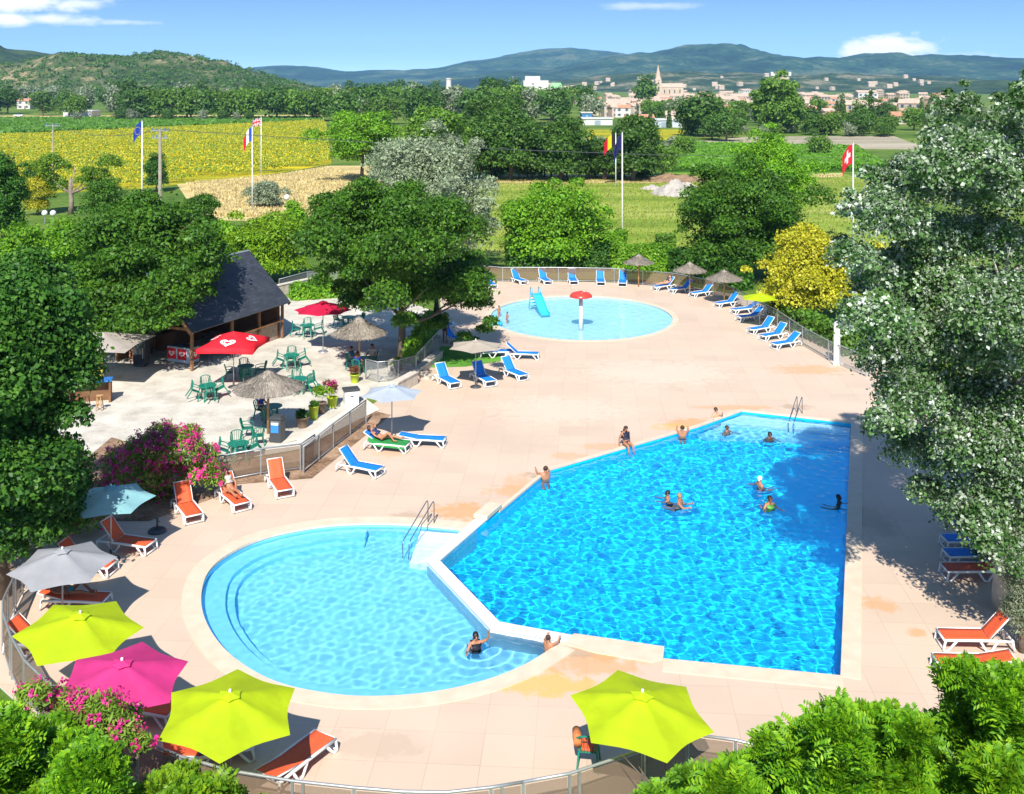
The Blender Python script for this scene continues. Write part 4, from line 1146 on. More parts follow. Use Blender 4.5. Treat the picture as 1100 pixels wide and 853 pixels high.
def lounger(kind, px, py, ang, back, lab, group, sc=1.0):
    g = G(px, py)
    if kind not in FIRST:
        o = LG[kind]; FIRST[kind] = o; o.location = g; o.rotation_euler = (0, 0, R(ang)); o['label'] = lab; o['group'] = group
    else:
        o = dup(LG[kind], g, R(ang), lab, group)
    o.scale = (sc, sc, sc)
    child(o, 'backrest').rotation_euler = (0, R(back), 0)
    return o
GA, GB, GC = 'blue loungers of the pool deck', 'orange loungers of the pool deck', 'blue loungers along the far fence'
lounger('blue', 387, 508, -26, 48, 'blue lounger with raised back alone on the deck between ramp fence and round pool', GA)
lounger('blue', 455, 478, -8, 8, 'flat blue lounger touching the lounger with the green towel', GA)
L_TOWEL = lounger('blue', 416, 483, -14, 32, 'lounger covered by a green towel under the white parasol', GA)
lounger('blue', 480, 413, -58, 52, 'blue lounger with raised back nearest the terrace fence beside the lawn', GA)
lounger('blue', 519, 411, -62, 52, 'shaded blue lounger under the beige parasol', GA)
lounger('blue', 552, 405, -55, 50, 'sunlit blue lounger to the right of the beige parasol', GA)
lounger('blue', 533, 383, 10, 6, 'flat blue lounger just behind the beige parasol', GA)
lounger('blue', 561, 385, -6, 42, 'blue lounger behind the beige parasol, turned sideways to the toddler pool', GA)
lounger('blue', 489, 368, -38, 45, 'blue lounger in the acacia shade above the small lawn', GA)
lounger('blue', 474, 352, -30, 30, 'blue lounger deep in the acacia shade by the closed parasol', GA)
lounger('blue', 526, 308, -70, 58, 'blue lounger half hidden by the acacia branch near the toddler pool', GC)
for px, py, a, bk, lab in ((557, 304, -60, 60, 'first blue lounger of the fence row, left of the toddler slide'),
                           (585, 304, -72, 62, 'blue lounger of the fence row directly behind the toddler slide'),
                           (615, 304, -86, 62, 'blue lounger of the fence row behind the red mushroom fountain'),
                           (645, 305, -92, 60, 'blue lounger of the fence row right of the red mushroom fountain'),
                           (669, 306, -98, 62, 'blue lounger of the fence row beside the first thatched parasol'),
                           (713, 311, -148, 45, 'blue lounger with a sunbather left of the second thatched parasol'),
                           (732, 314, -156, 46, 'shaded blue lounger under the second thatched parasol'),
                           (754, 318, -150, 44, 'blue lounger between the second and third thatched parasols'),
                           (781, 329, -152, 46, 'blue lounger in front of the third thatched parasol'),
                           (800, 336, -158, 24, 'blue lounger left of the far lime parasol'),
                           (806, 344, -158, 40, 'dark shaded blue lounger beneath the far lime parasol'),
                           (818, 357, -150, 46, 'blue lounger just in front of the far lime parasol, third from the fence end'),
                           (831, 364, -150, 46, 'blue lounger, second from the end of the row by the shower column'),
                           (844, 373, -152, 36, 'last blue lounger of the row, nearest the white shower column')):
    lounger('blue', px, py, a, bk, lab, GC)
lounger('blue', 236, 276, -60, 62, 'blue lounger standing alone behind the chalet roof', 'blue lounger behind the chalet')
for px, py, a, bk, lab in ((201, 553, -58, 55, 'orange lounger right of the teal parasol in front of the pink oleander'),
                           (250, 541, -54, 48, 'orange lounger with a sunbathing woman on a pink towel'),
                           (300, 526, -64, 52, 'orange lounger nearest the terrace fence, right of the sunbathing woman'),
                           (136, 590, -16, 50, 'orange lounger beneath the teal parasol'),
                           (92, 614, -10, 52, 'orange lounger hidden behind the grey parasol'),
                           (82, 652, -4, 12, 'flat orange lounger with a sunbather under the grey parasol'),
                           (45, 700, -10, 40, 'orange lounger under the lime parasol by the curved fence'),
                           (150, 770, -14, 30, 'orange lounger in the shade of the pink parasol'),
                           (226, 818, 18, 12, 'orange lounger with a blue towel beneath the nearest lime parasol'),
                           (320, 826, 58, 8, 'orange lounger at the bottom edge, right of the nearest lime parasol'),
                           (1047, 694, 178, 48, 'orange lounger with raised back at the right edge of the deck'),
                           (1044, 722, 178, 10, 'flat orange lounger half covered by the bright feathery shrub')):
    lounger('orange', px, py, a, bk, lab, GB)
for kind, px, py, lab in (('blue', 1044, 588, 'farthest blue lounger of the three in the deep poplar shade'), ('blue', 1047, 604, 'middle blue lounger in the poplar shade beside the orange one'), ('orange', 1046, 620, 'orange lounger with white arched legs at the front of the poplar shade')):
    lounger(kind, px, py, 180, 8, lab, 'loungers under the white poplar')
lounger('blue', 1052, 572, 180, 30, 'blue lounger at the back of the group beneath the poplar branches', 'loungers under the white poplar')

# ---- parasols ------------------------------------------------------
def cloth(name, c, tr=.3): return mat(name, c, .75, .10, 1.6, tr=tr, bump=.5, bscale=5)
C_LIME = cloth('lime parasol cloth', (.46, .60, .004)); C_PINK = cloth('pink parasol cloth', (.66, .04, .22)); C_TEAL = cloth('pale teal parasol cloth', (.26, .52, .55))
C_GREY = cloth('pale grey parasol cloth', (.36, .37, .39)); C_BEIGE = cloth('beige parasol cloth', (.46, .41, .34)); C_RED = cloth('red parasol cloth', (.72, .012, .025), .2)
C_BURG = cloth('crimson parasol cloth', (.52, .006, .05), .2); C_CREAM = cloth('cream parasol cloth', (.46, .40, .35)); C_WHITE = cloth('white parasol cloth', (.44, .50, .57)); C_DARK = cloth('black parasol cloth', (.02, .022, .025), .05)
def canopy_mb(nrib, rad, drop, valance=0, sq=None, ph=0.0, scallop=.07, sagk=.03):
    """ribbed cloth canopy, apex at the origin, edge pulled in between the ribs"""
    b = MB(); vs = []; fs = []
    per = 6; rows = 7; n = nrib * per
    for j in range(rows + 1):
        t = j / rows
        for i in range(n):
            a = 2 * PI * i / n + ph
            q = (i % per) / per
            inn = 1 - (1 - math.cos(PI / nrib) / max(.2, math.cos((q - .5) * 2 * PI / nrib))) - scallop * math.sin(PI * q) * t
            r = rad * t * inn
            x, y = r * math.cos(a), r * math.sin(a)
            z = -drop * (t * .92 + .08 * t * t) - sagk * math.sin(PI * q) * math.sin(PI * min(1, t * 1.0)) * rad * .6
            if sq: x *= sq
            vs.append((x, y, z))
    for j in range(rows):
        for i in range(n):
            k = (i + 1) % n
            fs.append((j * n + i, (j + 1) * n + i, (j + 1) * n + k, j * n + k))
    if valance:
        m = len(vs)
        for i in range(n):
            x, y, z = vs[rows * n + i]; vs.append((x, y, z - valance))
        for i in range(n):
            k = (i + 1) % n
            fs.append((rows * n + i, m + i, m + k, rows * n + k))
    b.add(vs, fs)
    return b
def parasol(name, lab, apex_px, rad, m, h=2.45, nrib=6, drop=.46, rot=0.0, tilt=(0, 0), pole=ALU, base_m=DARKM, base_px=None, valance=0, sq=None, cap=True, group='parasols'):
    if base_px is not None: g = G(*base_px)
    else:
        y = FPX * (CAM_H - h) / (apex_px[1] - HOR); g = Vector(((apex_px[0] - CX) * y / FPX, y, 0))
    t = thing(name, lab, 'parasol', g, 0, group)
    b = MB(); b.tube([(0, 0, .05), (0, 0, h - .02)], .024, 10); b.build('pole', pole, t, True)
    b = MB(); b.lathe([(.30, 0), (.30, .035), (.24, .07), (.06, .09), (.04, .34), (.0, .34)], 20, cap=False); b.build('base', base_m, t, True)
    c = canopy_mb(nrib, rad, drop, valance, sq, rot).build('canopy', m, t, True)
    c.location = (0, 0, h); c.rotation_euler = (R(tilt[0]), R(tilt[1]), 0)
    sm = c.data.polygons
    b = MB()
    for k in range(nrib):
        a = 2 * PI * k / nrib + rot
        r_ = rad * .97
        b.tube([(0, 0, -.05), (r_ * math.cos(a) * (sq or 1), r_ * math.sin(a), -drop - .018)], .009, 5)
        b.tube([(0, 0, -.75), (r_ * .5 * math.cos(a) * (sq or 1), r_ * .5 * math.sin(a), -drop * .5 - .02)], .008, 5)
    b.build('ribs', pole, c, True)
    if cap:
        v = canopy_mb(nrib, rad * .17, .07, 0, sq, rot).build('vent', m, c, True); v.location = (0, 0, .05)
        b = MB(); b.lathe([(.0, .11), (.03, .10), (.035, .06), (.02, .0)], 10, cap=False); f = b.build('finial', WHITEP, c, True)
    return t
G1 = 'hexagonal fabric parasols on the deck'
parasol('parasol', 'lime green parasol nearest the curved fence at bottom left, beside the pink one', (247, 745), 1.60, C_LIME, rot=R(98), tilt=(4, 3), group=G1)
parasol('parasol', 'bright pink parasol between two lime green parasols', (131, 711), 1.55, C_PINK, rot=R(92), tilt=(4, 2), group=G1)
parasol('parasol', 'lime green parasol between the grey and the pink parasols', (86, 660), 1.58, C_LIME, rot=R(76), tilt=(3, 5), group=G1)
parasol('parasol', 'pale grey parasol beside the dark oleander at the curved fence', (67, 591), 1.50, C_GREY, rot=R(80), tilt=(3, 0), group=G1)
parasol('parasol', 'pale teal parasol in front of the pink oleander', (119, 523), 1.45, C_TEAL, rot=R(75), tilt=(2, 0), group=G1)
parasol('parasol', 'lime green parasol standing alone at the bottom fence beside the green chair', (690, 745), 1.62, C_LIME, rot=R(103), tilt=(3, 4), group=G1)
parasol('parasol', 'white parasol above the sunbather on the green towel', (421, 414), 1.42, C_WHITE, rot=R(80), drop=.38, group=G1)
parasol('parasol', 'beige parasol by the small lawn and blue loungers', (511, 366), 1.5, C_BEIGE, rot=R(85), drop=.3, group=G1)
parasol('parasol', 'small lime green parasol among the far blue loungers', (816, 315), 1.25, C_LIME, h=2.3, rot=R(85), drop=.32, group=G1)
parasol('parasol', 'round crimson parasol on the gravel terrace beside the chalet', (347, 321), 1.75, C_BURG, h=3.0, nrib=8, drop=.5, base_px=(347, 378), base_m=STEEL, group='terrace parasols')
rp = parasol('parasol', 'square red parasol with white heart emblems in front of the chalet', (252, 355), 2.1, C_RED, h=2.95, nrib=4, drop=.62, rot=R(41), base_px=(251, 416), valance=.22, cap=False, group='terrace parasols')
parasol('parasol', 'large rectangular cream parasol over the blue counter', (103, 361), 2.75, C_CREAM, h=2.75, nrib=4, drop=.6, rot=R(40), sq=1.1, cap=False, base_px=(110, 412), group='terrace parasols')
# white heart emblems: an outline heart in a swirl, one low on each panel
WH = mat('white print', (.82, .82, .80), .6, .02, 3)
def heart_pts(s, n=28):
    out = []
    for i in range(n):
        a = 2 * PI * i / n
        out.append((16 * math.sin(a) ** 3 * s / 16, (13 * math.cos(a) - 5 * math.cos(2 * a) - 2 * math.cos(3 * a) - math.cos(4 * a)) * s / 16))
    return out
def heart_mb(s, flat=True, width=1.25):
    b = MB()
    for k in (1.0, .52):
        o_ = heart_pts(s * k); i_ = heart_pts(s * k * .68)
        n = len(o_)
        vs = [(p[0] * width, p[1], 0) for p in o_] + [(p[0] * width, p[1], 0) for p in i_]
        b.add(vs, [(i, (i + 1) % n, n + (i + 1) % n, n + i) for i in range(n)])
    return b
can = child(rp, 'canopy')
for k in range(4):
    a = R(41) + PI / 4 + k * PI / 2
    e = heart_mb(.33).build('emblem', WH, can)
    ap = 2.1 * math.cos(PI / 4)
    sl = math.atan2(.62, ap)
    rr_ = ap * .66
    e.location = (rr_ * math.cos(a), rr_ * math.sin(a), -.62 * .66 + .045)
    e.rotation_euler = Matrix(((-math.sin(a), -math.cos(a) * math.cos(sl), math.cos(a) * math.sin(sl)), (math.cos(a), -math.sin(a) * math.cos(sl), math.sin(a) * math.sin(sl)), (0, math.sin(sl), math.cos(sl)))).to_euler()

THATCH = mat('grey thatch', (.20, .17, .14), .95, .35, 9, bump=1.0, bscale=40, alt=(.42, .37, .31))
def thatched(lab, apex, base, rad, h, lowr):
    g = G(*base)
    t = thing('thatched_parasol', lab, 'parasol', g, 0, 'thatched parasols')
    b = MB(); b.tube([(0, 0, 0), (0, 0, h - .1)], .055, 10); b.build('pole', WOODL, t, True)
    rng = np.random.default_rng(int(apex[0])); random.seed(int(apex[0]))
    b = MB(); b.lathe([(.03, h), (.16, h - .05), (rad * .3, h - (h - lowr) * .36), (rad * .65, h - (h - lowr) * .70), (rad, lowr), (rad * .97, lowr - .05), (rad * .6, h - (h - lowr) * .75), (.05, h - .2)], 30, wob=.05, cap=False)
    c = b.build('thatch', THATCH, t)
    n = 2600
    a = rng.random(n) * 2 * PI; q = rng.random(n) ** .6
    r_ = rad * (.05 + .97 * q); z = h - (h - lowr) * np.interp(r_ / rad, [0, .1, .3, .65, 1.05], [0, .08, .36, .70, 1.04]) + .02
    cen = np.stack([r_ * np.cos(a), r_ * np.sin(a), z], 1)
    ax = np.stack([np.cos(a), np.sin(a), np.full(n, -.55)], 1) + rng.normal(size=(n, 3)) * .12
    nr = unit(np.stack([np.cos(a) * .5, np.sin(a) * .5, np.ones(n)], 1) + rng.normal(size=(n, 3)) * .25)
    v, f = leaf_cards(cen, unit(nr), .34, .035, rng, axis=unit(ax))
    link('straw', np_mesh('straw', v, f), leaf_mat('straw strands', [(.18, .15, .12), (.30, .26, .21), (.46, .41, .34)], tr=.1, objvar=.1), c)
    return t
thatched('thatched parasol on the terrace by the stone steps, seated guests beneath it', (385, 338), (386, 402), 1.45, 3.15, 2.25)
thatched('big thatched parasol on the terrace with the black bin beneath it', (287, 398), (288, 466), 1.58, 2.9, 2.1)
thatched('small thatched parasol at the far fence, nearest the red fountain', (686, 274), (686, 308), 1.12, 2.55, 1.9)
thatched('middle one of the three small thatched parasols at the far fence', (741, 281), (741, 318), 1.18, 2.55, 1.9)
thatched('small thatched parasol nearest the far lime green parasol', (778, 292), (778, 327), 1.25, 2.5, 1.85)
# closed dark parasol under the acacia
g = G(469, 362)
t = thing('closed_parasol', 'closed black parasol standing in the acacia shade', 'parasol', g)
b = MB(); b.tube([(0, 0, .05), (0, 0, 2.7)], .025, 8); b.build('pole', STEEL, t, True)
b = MB(); b.lathe([(.05, 2.65), (.12, 2.3), (.2, 1.5), (.24, 1.1), (.2, 1.05)], 12, wob=.25, cap=False); b.build('canopy', C_DARK, t)
b = MB(); b.lathe([(.3, 0), (.3, .06), (.05, .1), (.04, .3)], 16, cap=False); b.build('base', DARKM, t)
g = G(169, 571)
t = thing('parasol_weight', 'empty round black parasol weight beside the teal parasol', 'parasol weight', g)
b = MB(); b.lathe([(.0, .0), (.33, 0), (.33, .05), (.27, .09), (.06, .11), (0, .11)], 24, cap=False); b.build('foot', DARKM, t, True)
b = MB(); b.tube([(0, 0, .1), (0, 0, .48)], .035, 10); b.tube([(.03, 0, .36), (.09, 0, .36)], .02, 8); b.build('sleeve', DARKM, t, True)

# ---- terrace tables and chairs ---------------------------------------
def make_chair(m=GREENP):
    t = thing('plastic_chair', 'chair', 'chair')
    b = MB(); b.box((0, 0, .43), (.46, .46, .03)); b.box((0, -.22, .415), (.44, .03, .05)); b.build('seat', m, t, bevel=.01)
    b = MB()
    for i in range(5):
        x = (i - 2) * .095
        b.beam((x * .8, .22, .44), (x * 1.1, .34, .84), .05, .014)
    b.tube([(-.25, .30, .80), (-.15, .34, .86), (0, .35, .88), (.15, .34, .86), (.25, .30, .80)], .022, 6)
    b.beam((-.21, .22, .44), (-.25, .30, .80), .04, .03); b.beam((.21, .22, .44), (.25, .30, .80), .04, .03)
    b.build('backrest', m, t)
    for s in (-1, 1):
        b = MB(); b.tube([(s * .25, .27, .66), (s * .28, 0, .67), (s * .27, -.22, .63), (s * .24, -.24, .44)], .022, 6); b.build('armrest', m, t, True)
        b = MB(); b.beam((s * .21, -.21, .43), (s * .26, -.27, 0), .05, .04); b.build('leg', m, t)
        b = MB(); b.beam((s * .21, .21, .43), (s * .25, .30, 0), .05, .04); b.build('leg', m, t)
    return t
def make_table(m=GREENP, r=.45):
    t = thing('plastic_table', 'table', 'table')
    b = MB(); b.lathe([(0, .72), (r, .72), (r, .69), (r - .03, .67), (0, .67)], 28, cap=False); b.build('tabletop', m, t)
    for k in range(4):
        a = PI / 4 + k * PI / 2
        b = MB(); b.beam((.26 * math.cos(a), .26 * math.sin(a), .67), (.36 * math.cos(a), .36 * math.sin(a), 0), .06, .05); b.build('leg', m, t)
    return t
CH0, TB0 = make_chair(), make_table()
GREENT = mat('pale green tabletop', (.10, .30, .24), .3, .1, 4)
cu = [0, 0]
def place(proto, k, loc, rz, lab, grp):
    if cu[k] == 0:
        cu[k] = 1; proto.location = loc; proto.rotation_euler = (0, 0, rz); proto['label'] = lab; proto['group'] = grp; return proto
    return dup(proto, loc, rz, lab, grp)
SIDE = {0: 'right', 1: 'far', 2: 'left', 3: 'near'}
def dining(px, py, desc, tilt=26, phs=(20, 110, 200, 290), dist=.78):
    g = G(px, py)
    place(TB0, 1, g, random.random(), 'round green plastic table ' + desc, 'green tables of the terrace')
    for ph in phs:
        a = R(ph)
        q = int(((ph + 45) % 360) // 90)
        loc = g + Vector((math.cos(a) * dist, math.sin(a) * dist, 0))
        o = place(CH0, 0, loc, a - PI / 2, f'green chair at the {SIDE[q]} side of the table ' + desc, 'green chairs around the terrace tables')
        if tilt:
            # tipped forward so the back leans on the table edge
            o.rotation_euler = (Matrix.Rotation(a - PI / 2, 3, 'Z') @ Matrix.Rotation(R(tilt), 3, 'X')).to_euler()
            o.location.z = .27 * math.sin(R(tilt))
dining(313, 395, 'in sun between red and crimson parasols', 24, (15, 100, 195, 280))
dining(223, 429, 'left of the red parasol pole', 24, (25, 115, 205, 295))
dining(321, 421, 'behind the big thatched parasol', 22, (20, 110, 250, 330))
dining(256, 494, 'at terrace edge above the oleander', 24, (20, 110, 200, 290))
dining(330, 361, 'under the crimson parasol', 12, (10, 100, 190, 280))
dining(264, 407, 'in the red parasol shade', 0, (20, 110, 200, 290))
dining(392, 398, 'under the thatch by the steps', 0, (70, 160, 250))
dining(374, 352, 'in shade behind the crimson parasol', 0, (30, 150, 270))
dining(293, 452, 'under the big thatched parasol', 0, (150, 270), .7)
g = G(266, 470)
place(CH0, 0, g, R(100), 'green plastic chair standing alone left of the thatched parasol pole', 'green chairs around the terrace tables')
place(CH0, 0, G(277, 478), R(200), 'green plastic chair turned sideways in front of the thatched parasol pole', 'green chairs around the terrace tables')
# chair at the bottom fence with orange towels
o = place(CH0, 0, G(632, 822), R(172), 'green plastic chair with orange cushion by the bottom fence', 'single green chair')
b = MB(); b.box((0, -.01, .475), (.44, .44, .06)); b.build('cushion', ORANGE, o, bevel=.02)
tw = thing('towel', 'rolled orange towel lying over the arm of the green chair', 'towel', o.location + Vector((-.27, -.08, 0)))
b = MB(); b.tube([(0, -.24, .70), (0, .0, .73), (0, .26, .72)], [.09, .11, .1], 12); b.build('roll', mat('brown orange towel', (.50, .16, .05), .95, .2, 8, bump=.4, bscale=50), tw, True)

# ---- fences -------------------------------------------------------------
def netting(name, col, dens):
    m, nt, b, out = nodes(name)
    N = nt.nodes.new; L = nt.links.new
    b.inputs['Base Color'].default_value = rgba(col); b.inputs['Roughness'].default_value = .8
    tr = N('ShaderNodeBsdfTransparent'); mx = N('ShaderNodeMixShader'); mx.inputs[0].default_value = dens
    L(tr.outputs[0], mx.inputs[1]); L(b.outputs[0], mx.inputs[2]); L(mx.outputs[0], out.inputs['Surface'])
    return m
NET = netting('brown windbreak netting', (.22, .15, .10), .5)
NET2 = netting('thin wire netting', (.35, .36, .36), .22)
def fence(lab, pts, h=1.1, step=1.9, net=NET, name='fence', dbl=False):
    pts = [Vector((p.x, p.y, 0)) for p in pts]
    org = pts[0].copy()
    t = thing(name, lab, 'fence', org)
    P = [p - org for p in pts]
    b = MB(); b.tube([p + Vector((0, 0, h)) for p in P], .034, 8); b.build('top_rail', ALU, t, True)
    b = MB(); b.tube([p + Vector((0, 0, .12)) for p in P], .02, 6); b.build('bottom_rail', ALU, t, True)
    k = 0
    for i in range(len(P) - 1):
        a, c = P[i], P[i + 1]; Ln = (c - a).length; n = max(1, round(Ln / step)); u = (c - a) / Ln
        for j in range(n):
            s0, s1 = a + u * (Ln * j / n), a + u * (Ln * (j + 1) / n)
            b = MB()
            b.box((s0.x, s0.y, h / 2), (.06, .06, h), Matrix.Rotation(math.atan2(u.y, u.x), 3, 'Z')); b.build('post', ALU, t)
            if dbl and k % 2:
                b = MB(); q = s0 + u * .24; b.box((q.x, q.y, h / 2), (.06, .06, h), Matrix.Rotation(math.atan2(u.y, u.x), 3, 'Z')); b.build('post', ALU, t)
            k += 1
            p0, p1 = s0 + u * .05, s1 - u * .05
            b = MB(); b.beam((p0.x, p0.y, h * .55), (p1.x, p1.y, h * .55), .004, h * .78); b.build('panel', net, t)
    b = MB(); p = P[-1]; b.box((p.x, p.y, h / 2), (.06, .06, h)); b.build('post', ALU, t)
    return t
def rail(px, z=1.1): return [G(x, y, z) for x, y in px]
fence('curved metal fence with brown netting around the parasols at bottom left', [Vector((p.x, p.y, 0)) for p in catmull(rail([(24, 602), (8, 634), (3, 658), (26, 709), (76, 750), (148, 794), (248, 828), (380, 846), (480, 851), (562, 840)]), 2, closed=False)], dbl=True)
fence('metal fence with brown netting behind the single lime parasol at the bottom', rail([(562, 840), (612, 831), (694, 804), (738, 788)]), dbl=True)
fence('short metal fence running under the feathery shrub at bottom right', rail([(738, 788), (790, 795), (860, 812)]))
fence('netted fence at the terrace edge beside the oleander', rail([(235, 490), (280, 482), (323, 477), (338, 467)]), step=2.4)
fence('netted fence running beside the pale ramp down to the white parasol', rail([(326, 480), (358, 455), (393, 430)]), step=1.8)
fence('fence with a gate between the ramp and the terrace steps', rail([(393, 386), (406, 389), (428, 387), (447, 382)]), net=NET2, step=1.6)
fence('diagonal handrail fence beside the small lawn and steps', rail([(447, 381), (473, 354)]), net=NET2, step=2.2)
fence('long metal fence behind the blue loungers at the toddler pool', rail([(478, 283), (540, 288), (600, 288), (660, 289), (722, 294), (766, 302), (788, 310)]), h=1.15, net=NET, step=3.2)
fence('metal fence curving past the golden shrub to the shower column', rail([(788, 310), (835, 334), (862, 352), (890, 367), (930, 383)]), h=1.15, net=NET2, step=2.6)
fence('short metal fence beside the pale terrace wall behind the central acacia', rail([(300, 300), (330, 292), (362, 290)], 1.0), h=1.0, net=NET2, step=3)

# ---- pool hardware ---------------------------------------------------------
def pool_rail(lab, base, into):
    g = G(*base); q = G(*into); d = (Vector((q.x, q.y, 0)) - Vector((g.x, g.y, 0))); u = d.normalized(); v = Vector((-u.y, u.x, 0))
    t = thing('pool_handrail', lab, 'handrail', g)
    for s in (-1, 1):
        o_ = v * (.12 * s)
        b = MB(); b.tube([o_ + Vector((0, 0, 0)), o_ + Vector((0, 0, .74)), o_ + u * .06 + Vector((0, 0, .82)), o_ + u * .16 + Vector((0, 0, .82)), o_ + u * (d.length * .95) + Vector((0, 0, .25)), o_ + u * d.length + Vector((0, 0, .12)), o_ + u * d.length + Vector((0, 0, -.7))], .019, 8); b.build('rail', mat('blued steel tube', (.20, .26, .32), .25, .1, 5, metal=.8), t, True)
    return t
pool_rail('steel handrail over the white entry stairs of the round pool', (463, 562), (436, 589))
pool_rail('steel handrail at the far corner of the deep pool', (859, 444), (850, 458))
g = G(899, 391)
t = thing('shower_column', 'white poolside shower column beside the golden shrub', 'shower', g)
b = MB(); b.box((0, 0, .06), (.6, .6, .12)); b.build('base', mat('pale concrete', (.62, .58, .50)), t, bevel=.02)
b = MB(); b.lathe([(.20, .12), (.20, .3), (.17, 2.3), (.14, 2.42), (0, 2.45)], 20, cap=False); b.build('column', WHITEP, t, True)
b = MB(); b.tube([(0, 0, 2.3), (.2, -.12, 2.42), (.34, -.2, 2.36)], .04, 8); b.lathe([(0, 2.36), (.09, 2.34), (.09, 2.31), (0, 2.31)], 12, (.36, -.21, 0), cap=False); b.build('shower_head', ALU, t, True)
b = MB(); b.lathe([(0, .0), (.05, 0), (.05, .05), (0, .05)], 10, (0, -.2, 1.1), cap=False); b.build('button', STEEL, t)
g = G(624, 352)
t = thing('mushroom_fountain', 'red spotted mushroom fountain standing in the toddler pool', 'fountain', (g.x, g.y, -.4))
b = MB(); b.tube([(0, 0, 0), (0, 0, 2.5)], [.15, .12], 16); b.build('stem', WHITEP, t, True)
b = MB(); b.lathe([(0, 2.78), (.3, 2.76), (.6, 2.66), (.74, 2.5), (.75, 2.42), (.6, 2.40), (.1, 2.46)], 28, cap=False); cp = b.build('cap', mat('red fibreglass', (.62, .05, .035), .3, .1, 4), t, True)
b = MB()
for k in range(9):
    a = k * 2.4; r_ = .2 + .055 * k
    z = 2.80 - .42 * (r_ / .75) ** 2.2
    b.lathe([(0, .02), (.05, .016), (.085, 0)], 10, (r_ * math.cos(a), r_ * math.sin(a), z - .012), cap=False)
b.build('spots', WHITEP, cp, True)
g = G(576, 333)
t = thing('toddler_slide', 'small turquoise slide at the far side of the toddler pool', 'slide', (g.x, g.y, -.05), R(-72))
TQ = mat('turquoise plastic', (.04, .46, .66), .3, .08, 4)
b = MB()
prof = [(-.1, 1.15), (.2, 1.12), (.7, .75), (1.3, .3), (1.7, .1), (2.0, .06)]
for i in range(len(prof) - 1):
    (x0, z0), (x1, z1) = prof[i], prof[i + 1]
    b.add([(x0, -.28, z0), (x1, -.28, z1), (x1, .28, z1), (x0, .28, z0), (x0, -.28, z0 - .03), (x1, -.28, z1 - .03), (x1, .28, z1 - .03), (x0, .28, z0 - .03)], [(0, 1, 2, 3), (7, 6, 5, 4)])
    for s in (-1, 1):
        b.beam((x0, s * .3, z0 + .08), (x1, s * .3, z1 + .08), .04, .2)
b.build('chute', TQ, t)
b = MB(); b.box((-.28, 0, 1.12), (.4, .62, .06)); b.build('platform', TQ, t)
for s in (-1, 1):
    b = MB(); b.tube([(-.75, s * .28, 0), (-.42, s * .3, 1.1), (-.35, s * .3, 1.6), (-.05, s * .3, 1.6), (0, s * .3, 1.15)], .03, 8); b.build('handrail', TQ, t, True)
b = MB()
for k in range(4): b.box((-.7 + .075 * k, 0, .22 + .24 * k), (.12, .56, .04))
b.build('ladder', TQ, t)
for px, py, lab in ((531, 348, 'blue inflatable ring at the shaded edge of the toddler pool'),):
    g = G(px, py); t = thing('swim_ring', lab, 'swim ring', (g.x, g.y, -.04))
    b = MB(); n = 24
    b.tube([(.42 * math.cos(2 * PI * i / n), .42 * math.sin(2 * PI * i / n), .08) for i in range(n + 1)], .13, 10, cap=False); b.build('tube', TQ, t, True)

# ---- planters, bin and small things on the terrace ---------------------------
POTL = mat('lime glazed pot', (.42, .52, .02), .35, .08, 4); POTB = mat('brown clay pot', (.16, .11, .08), .7, .2, 5)
def planter(px, py, lab, m, pr, ph, plant_r, plant_h, lm, fl, seed, nl=420):
    rng = np.random.default_rng(seed); g = G(px, py)
    t = thing('flower_pot', lab, 'planter', g, 0, 'planters on the terrace')
    b = MB(); b.lathe([(pr * .75, 0), (pr, ph), (pr * 1.08, ph), (pr * 1.08, ph + .04), (pr * .95, ph + .04), (pr * .9, ph - .05), (0, ph - .05)], 20, cap=False); b.build('pot', m, t, True)
    cl_ = [(rng.normal() * plant_r * .3, rng.normal() * plant_r * .3, ph + plant_h * (.3 + .5 * rng.random()), plant_r * .6, plant_r * .6, plant_h * .4) for _ in range(6)]
    link('plant', foliage('plant', cl_, nl, .2, .06, rng, .4, .6, .7), lm, t)
    if fl:
        p, d = clump_points(cl_, 26, rng, .95); cen = np.repeat(p, 9, 0) + rng.normal(size=(26 * 9, 3)) * .04
        v, q = leaf_cards(cen, unit(np.repeat(d, 9, 0) + rng.normal(size=cen.shape) * .6), .07, .06, rng); link('blossoms', np_mesh('blossoms', v, q), FLOWER, t)
LF_RED = leaf_mat('reddish plant leaves', [(.10, .05, .02), (.20, .07, .04), (.26, .16, .06)], objvar=0)
planter(381, 411, 'lime green pot with a reddish plant by the thatched parasol pole', POTL, .24, .42, .35, .45, LF_RED, False, 1)
planter(357, 437, 'lime green pot with pink flowers at the edge of the ramp', POTL, .26, .44, .42, .8, LF_RED, True, 2)
planter(345, 444, 'brown pot with a tall yellowish plant beside the ramp', POTB, .26, .5, .4, .8, LF_LIME, False, 3)
planter(337, 450, 'tall lime green pot with low leaves beside the ramp', POTL, .24, .6, .2, .2, LF_MID, False, 4)
planter(325, 459, 'dark pot with a small dark plant next to the tall lime pot', POTB, .30, .45, .3, .3, LF_DARK, False, 5)
planter(425, 402, 'brown trough with a yellow green plant beside the steps', POTB, .3, .35, .5, .5, LF_LIME, False, 6)
g = G(298, 474)
t = thing('litter_bin', 'black litter bin with a blue notice under the big thatched parasol', 'litter bin', g, R(-12))
b = MB(); b.box((0, 0, .5), (.56, .5, 1.0)); b.build('body', DARKM, t, bevel=.03)
b = MB(); b.box((0, 0, 1.06), (.6, .54, .1)); b.box((0, 0, 1.13), (.5, .44, .05)); b.build('lid', DARKM, t, bevel=.02)
b = MB(); b.box((-.02, -.256, .62), (.36, .008, .34)); b.build('notice', mat('blue notice', (.04, .22, .62), .5, .1, 4), t)
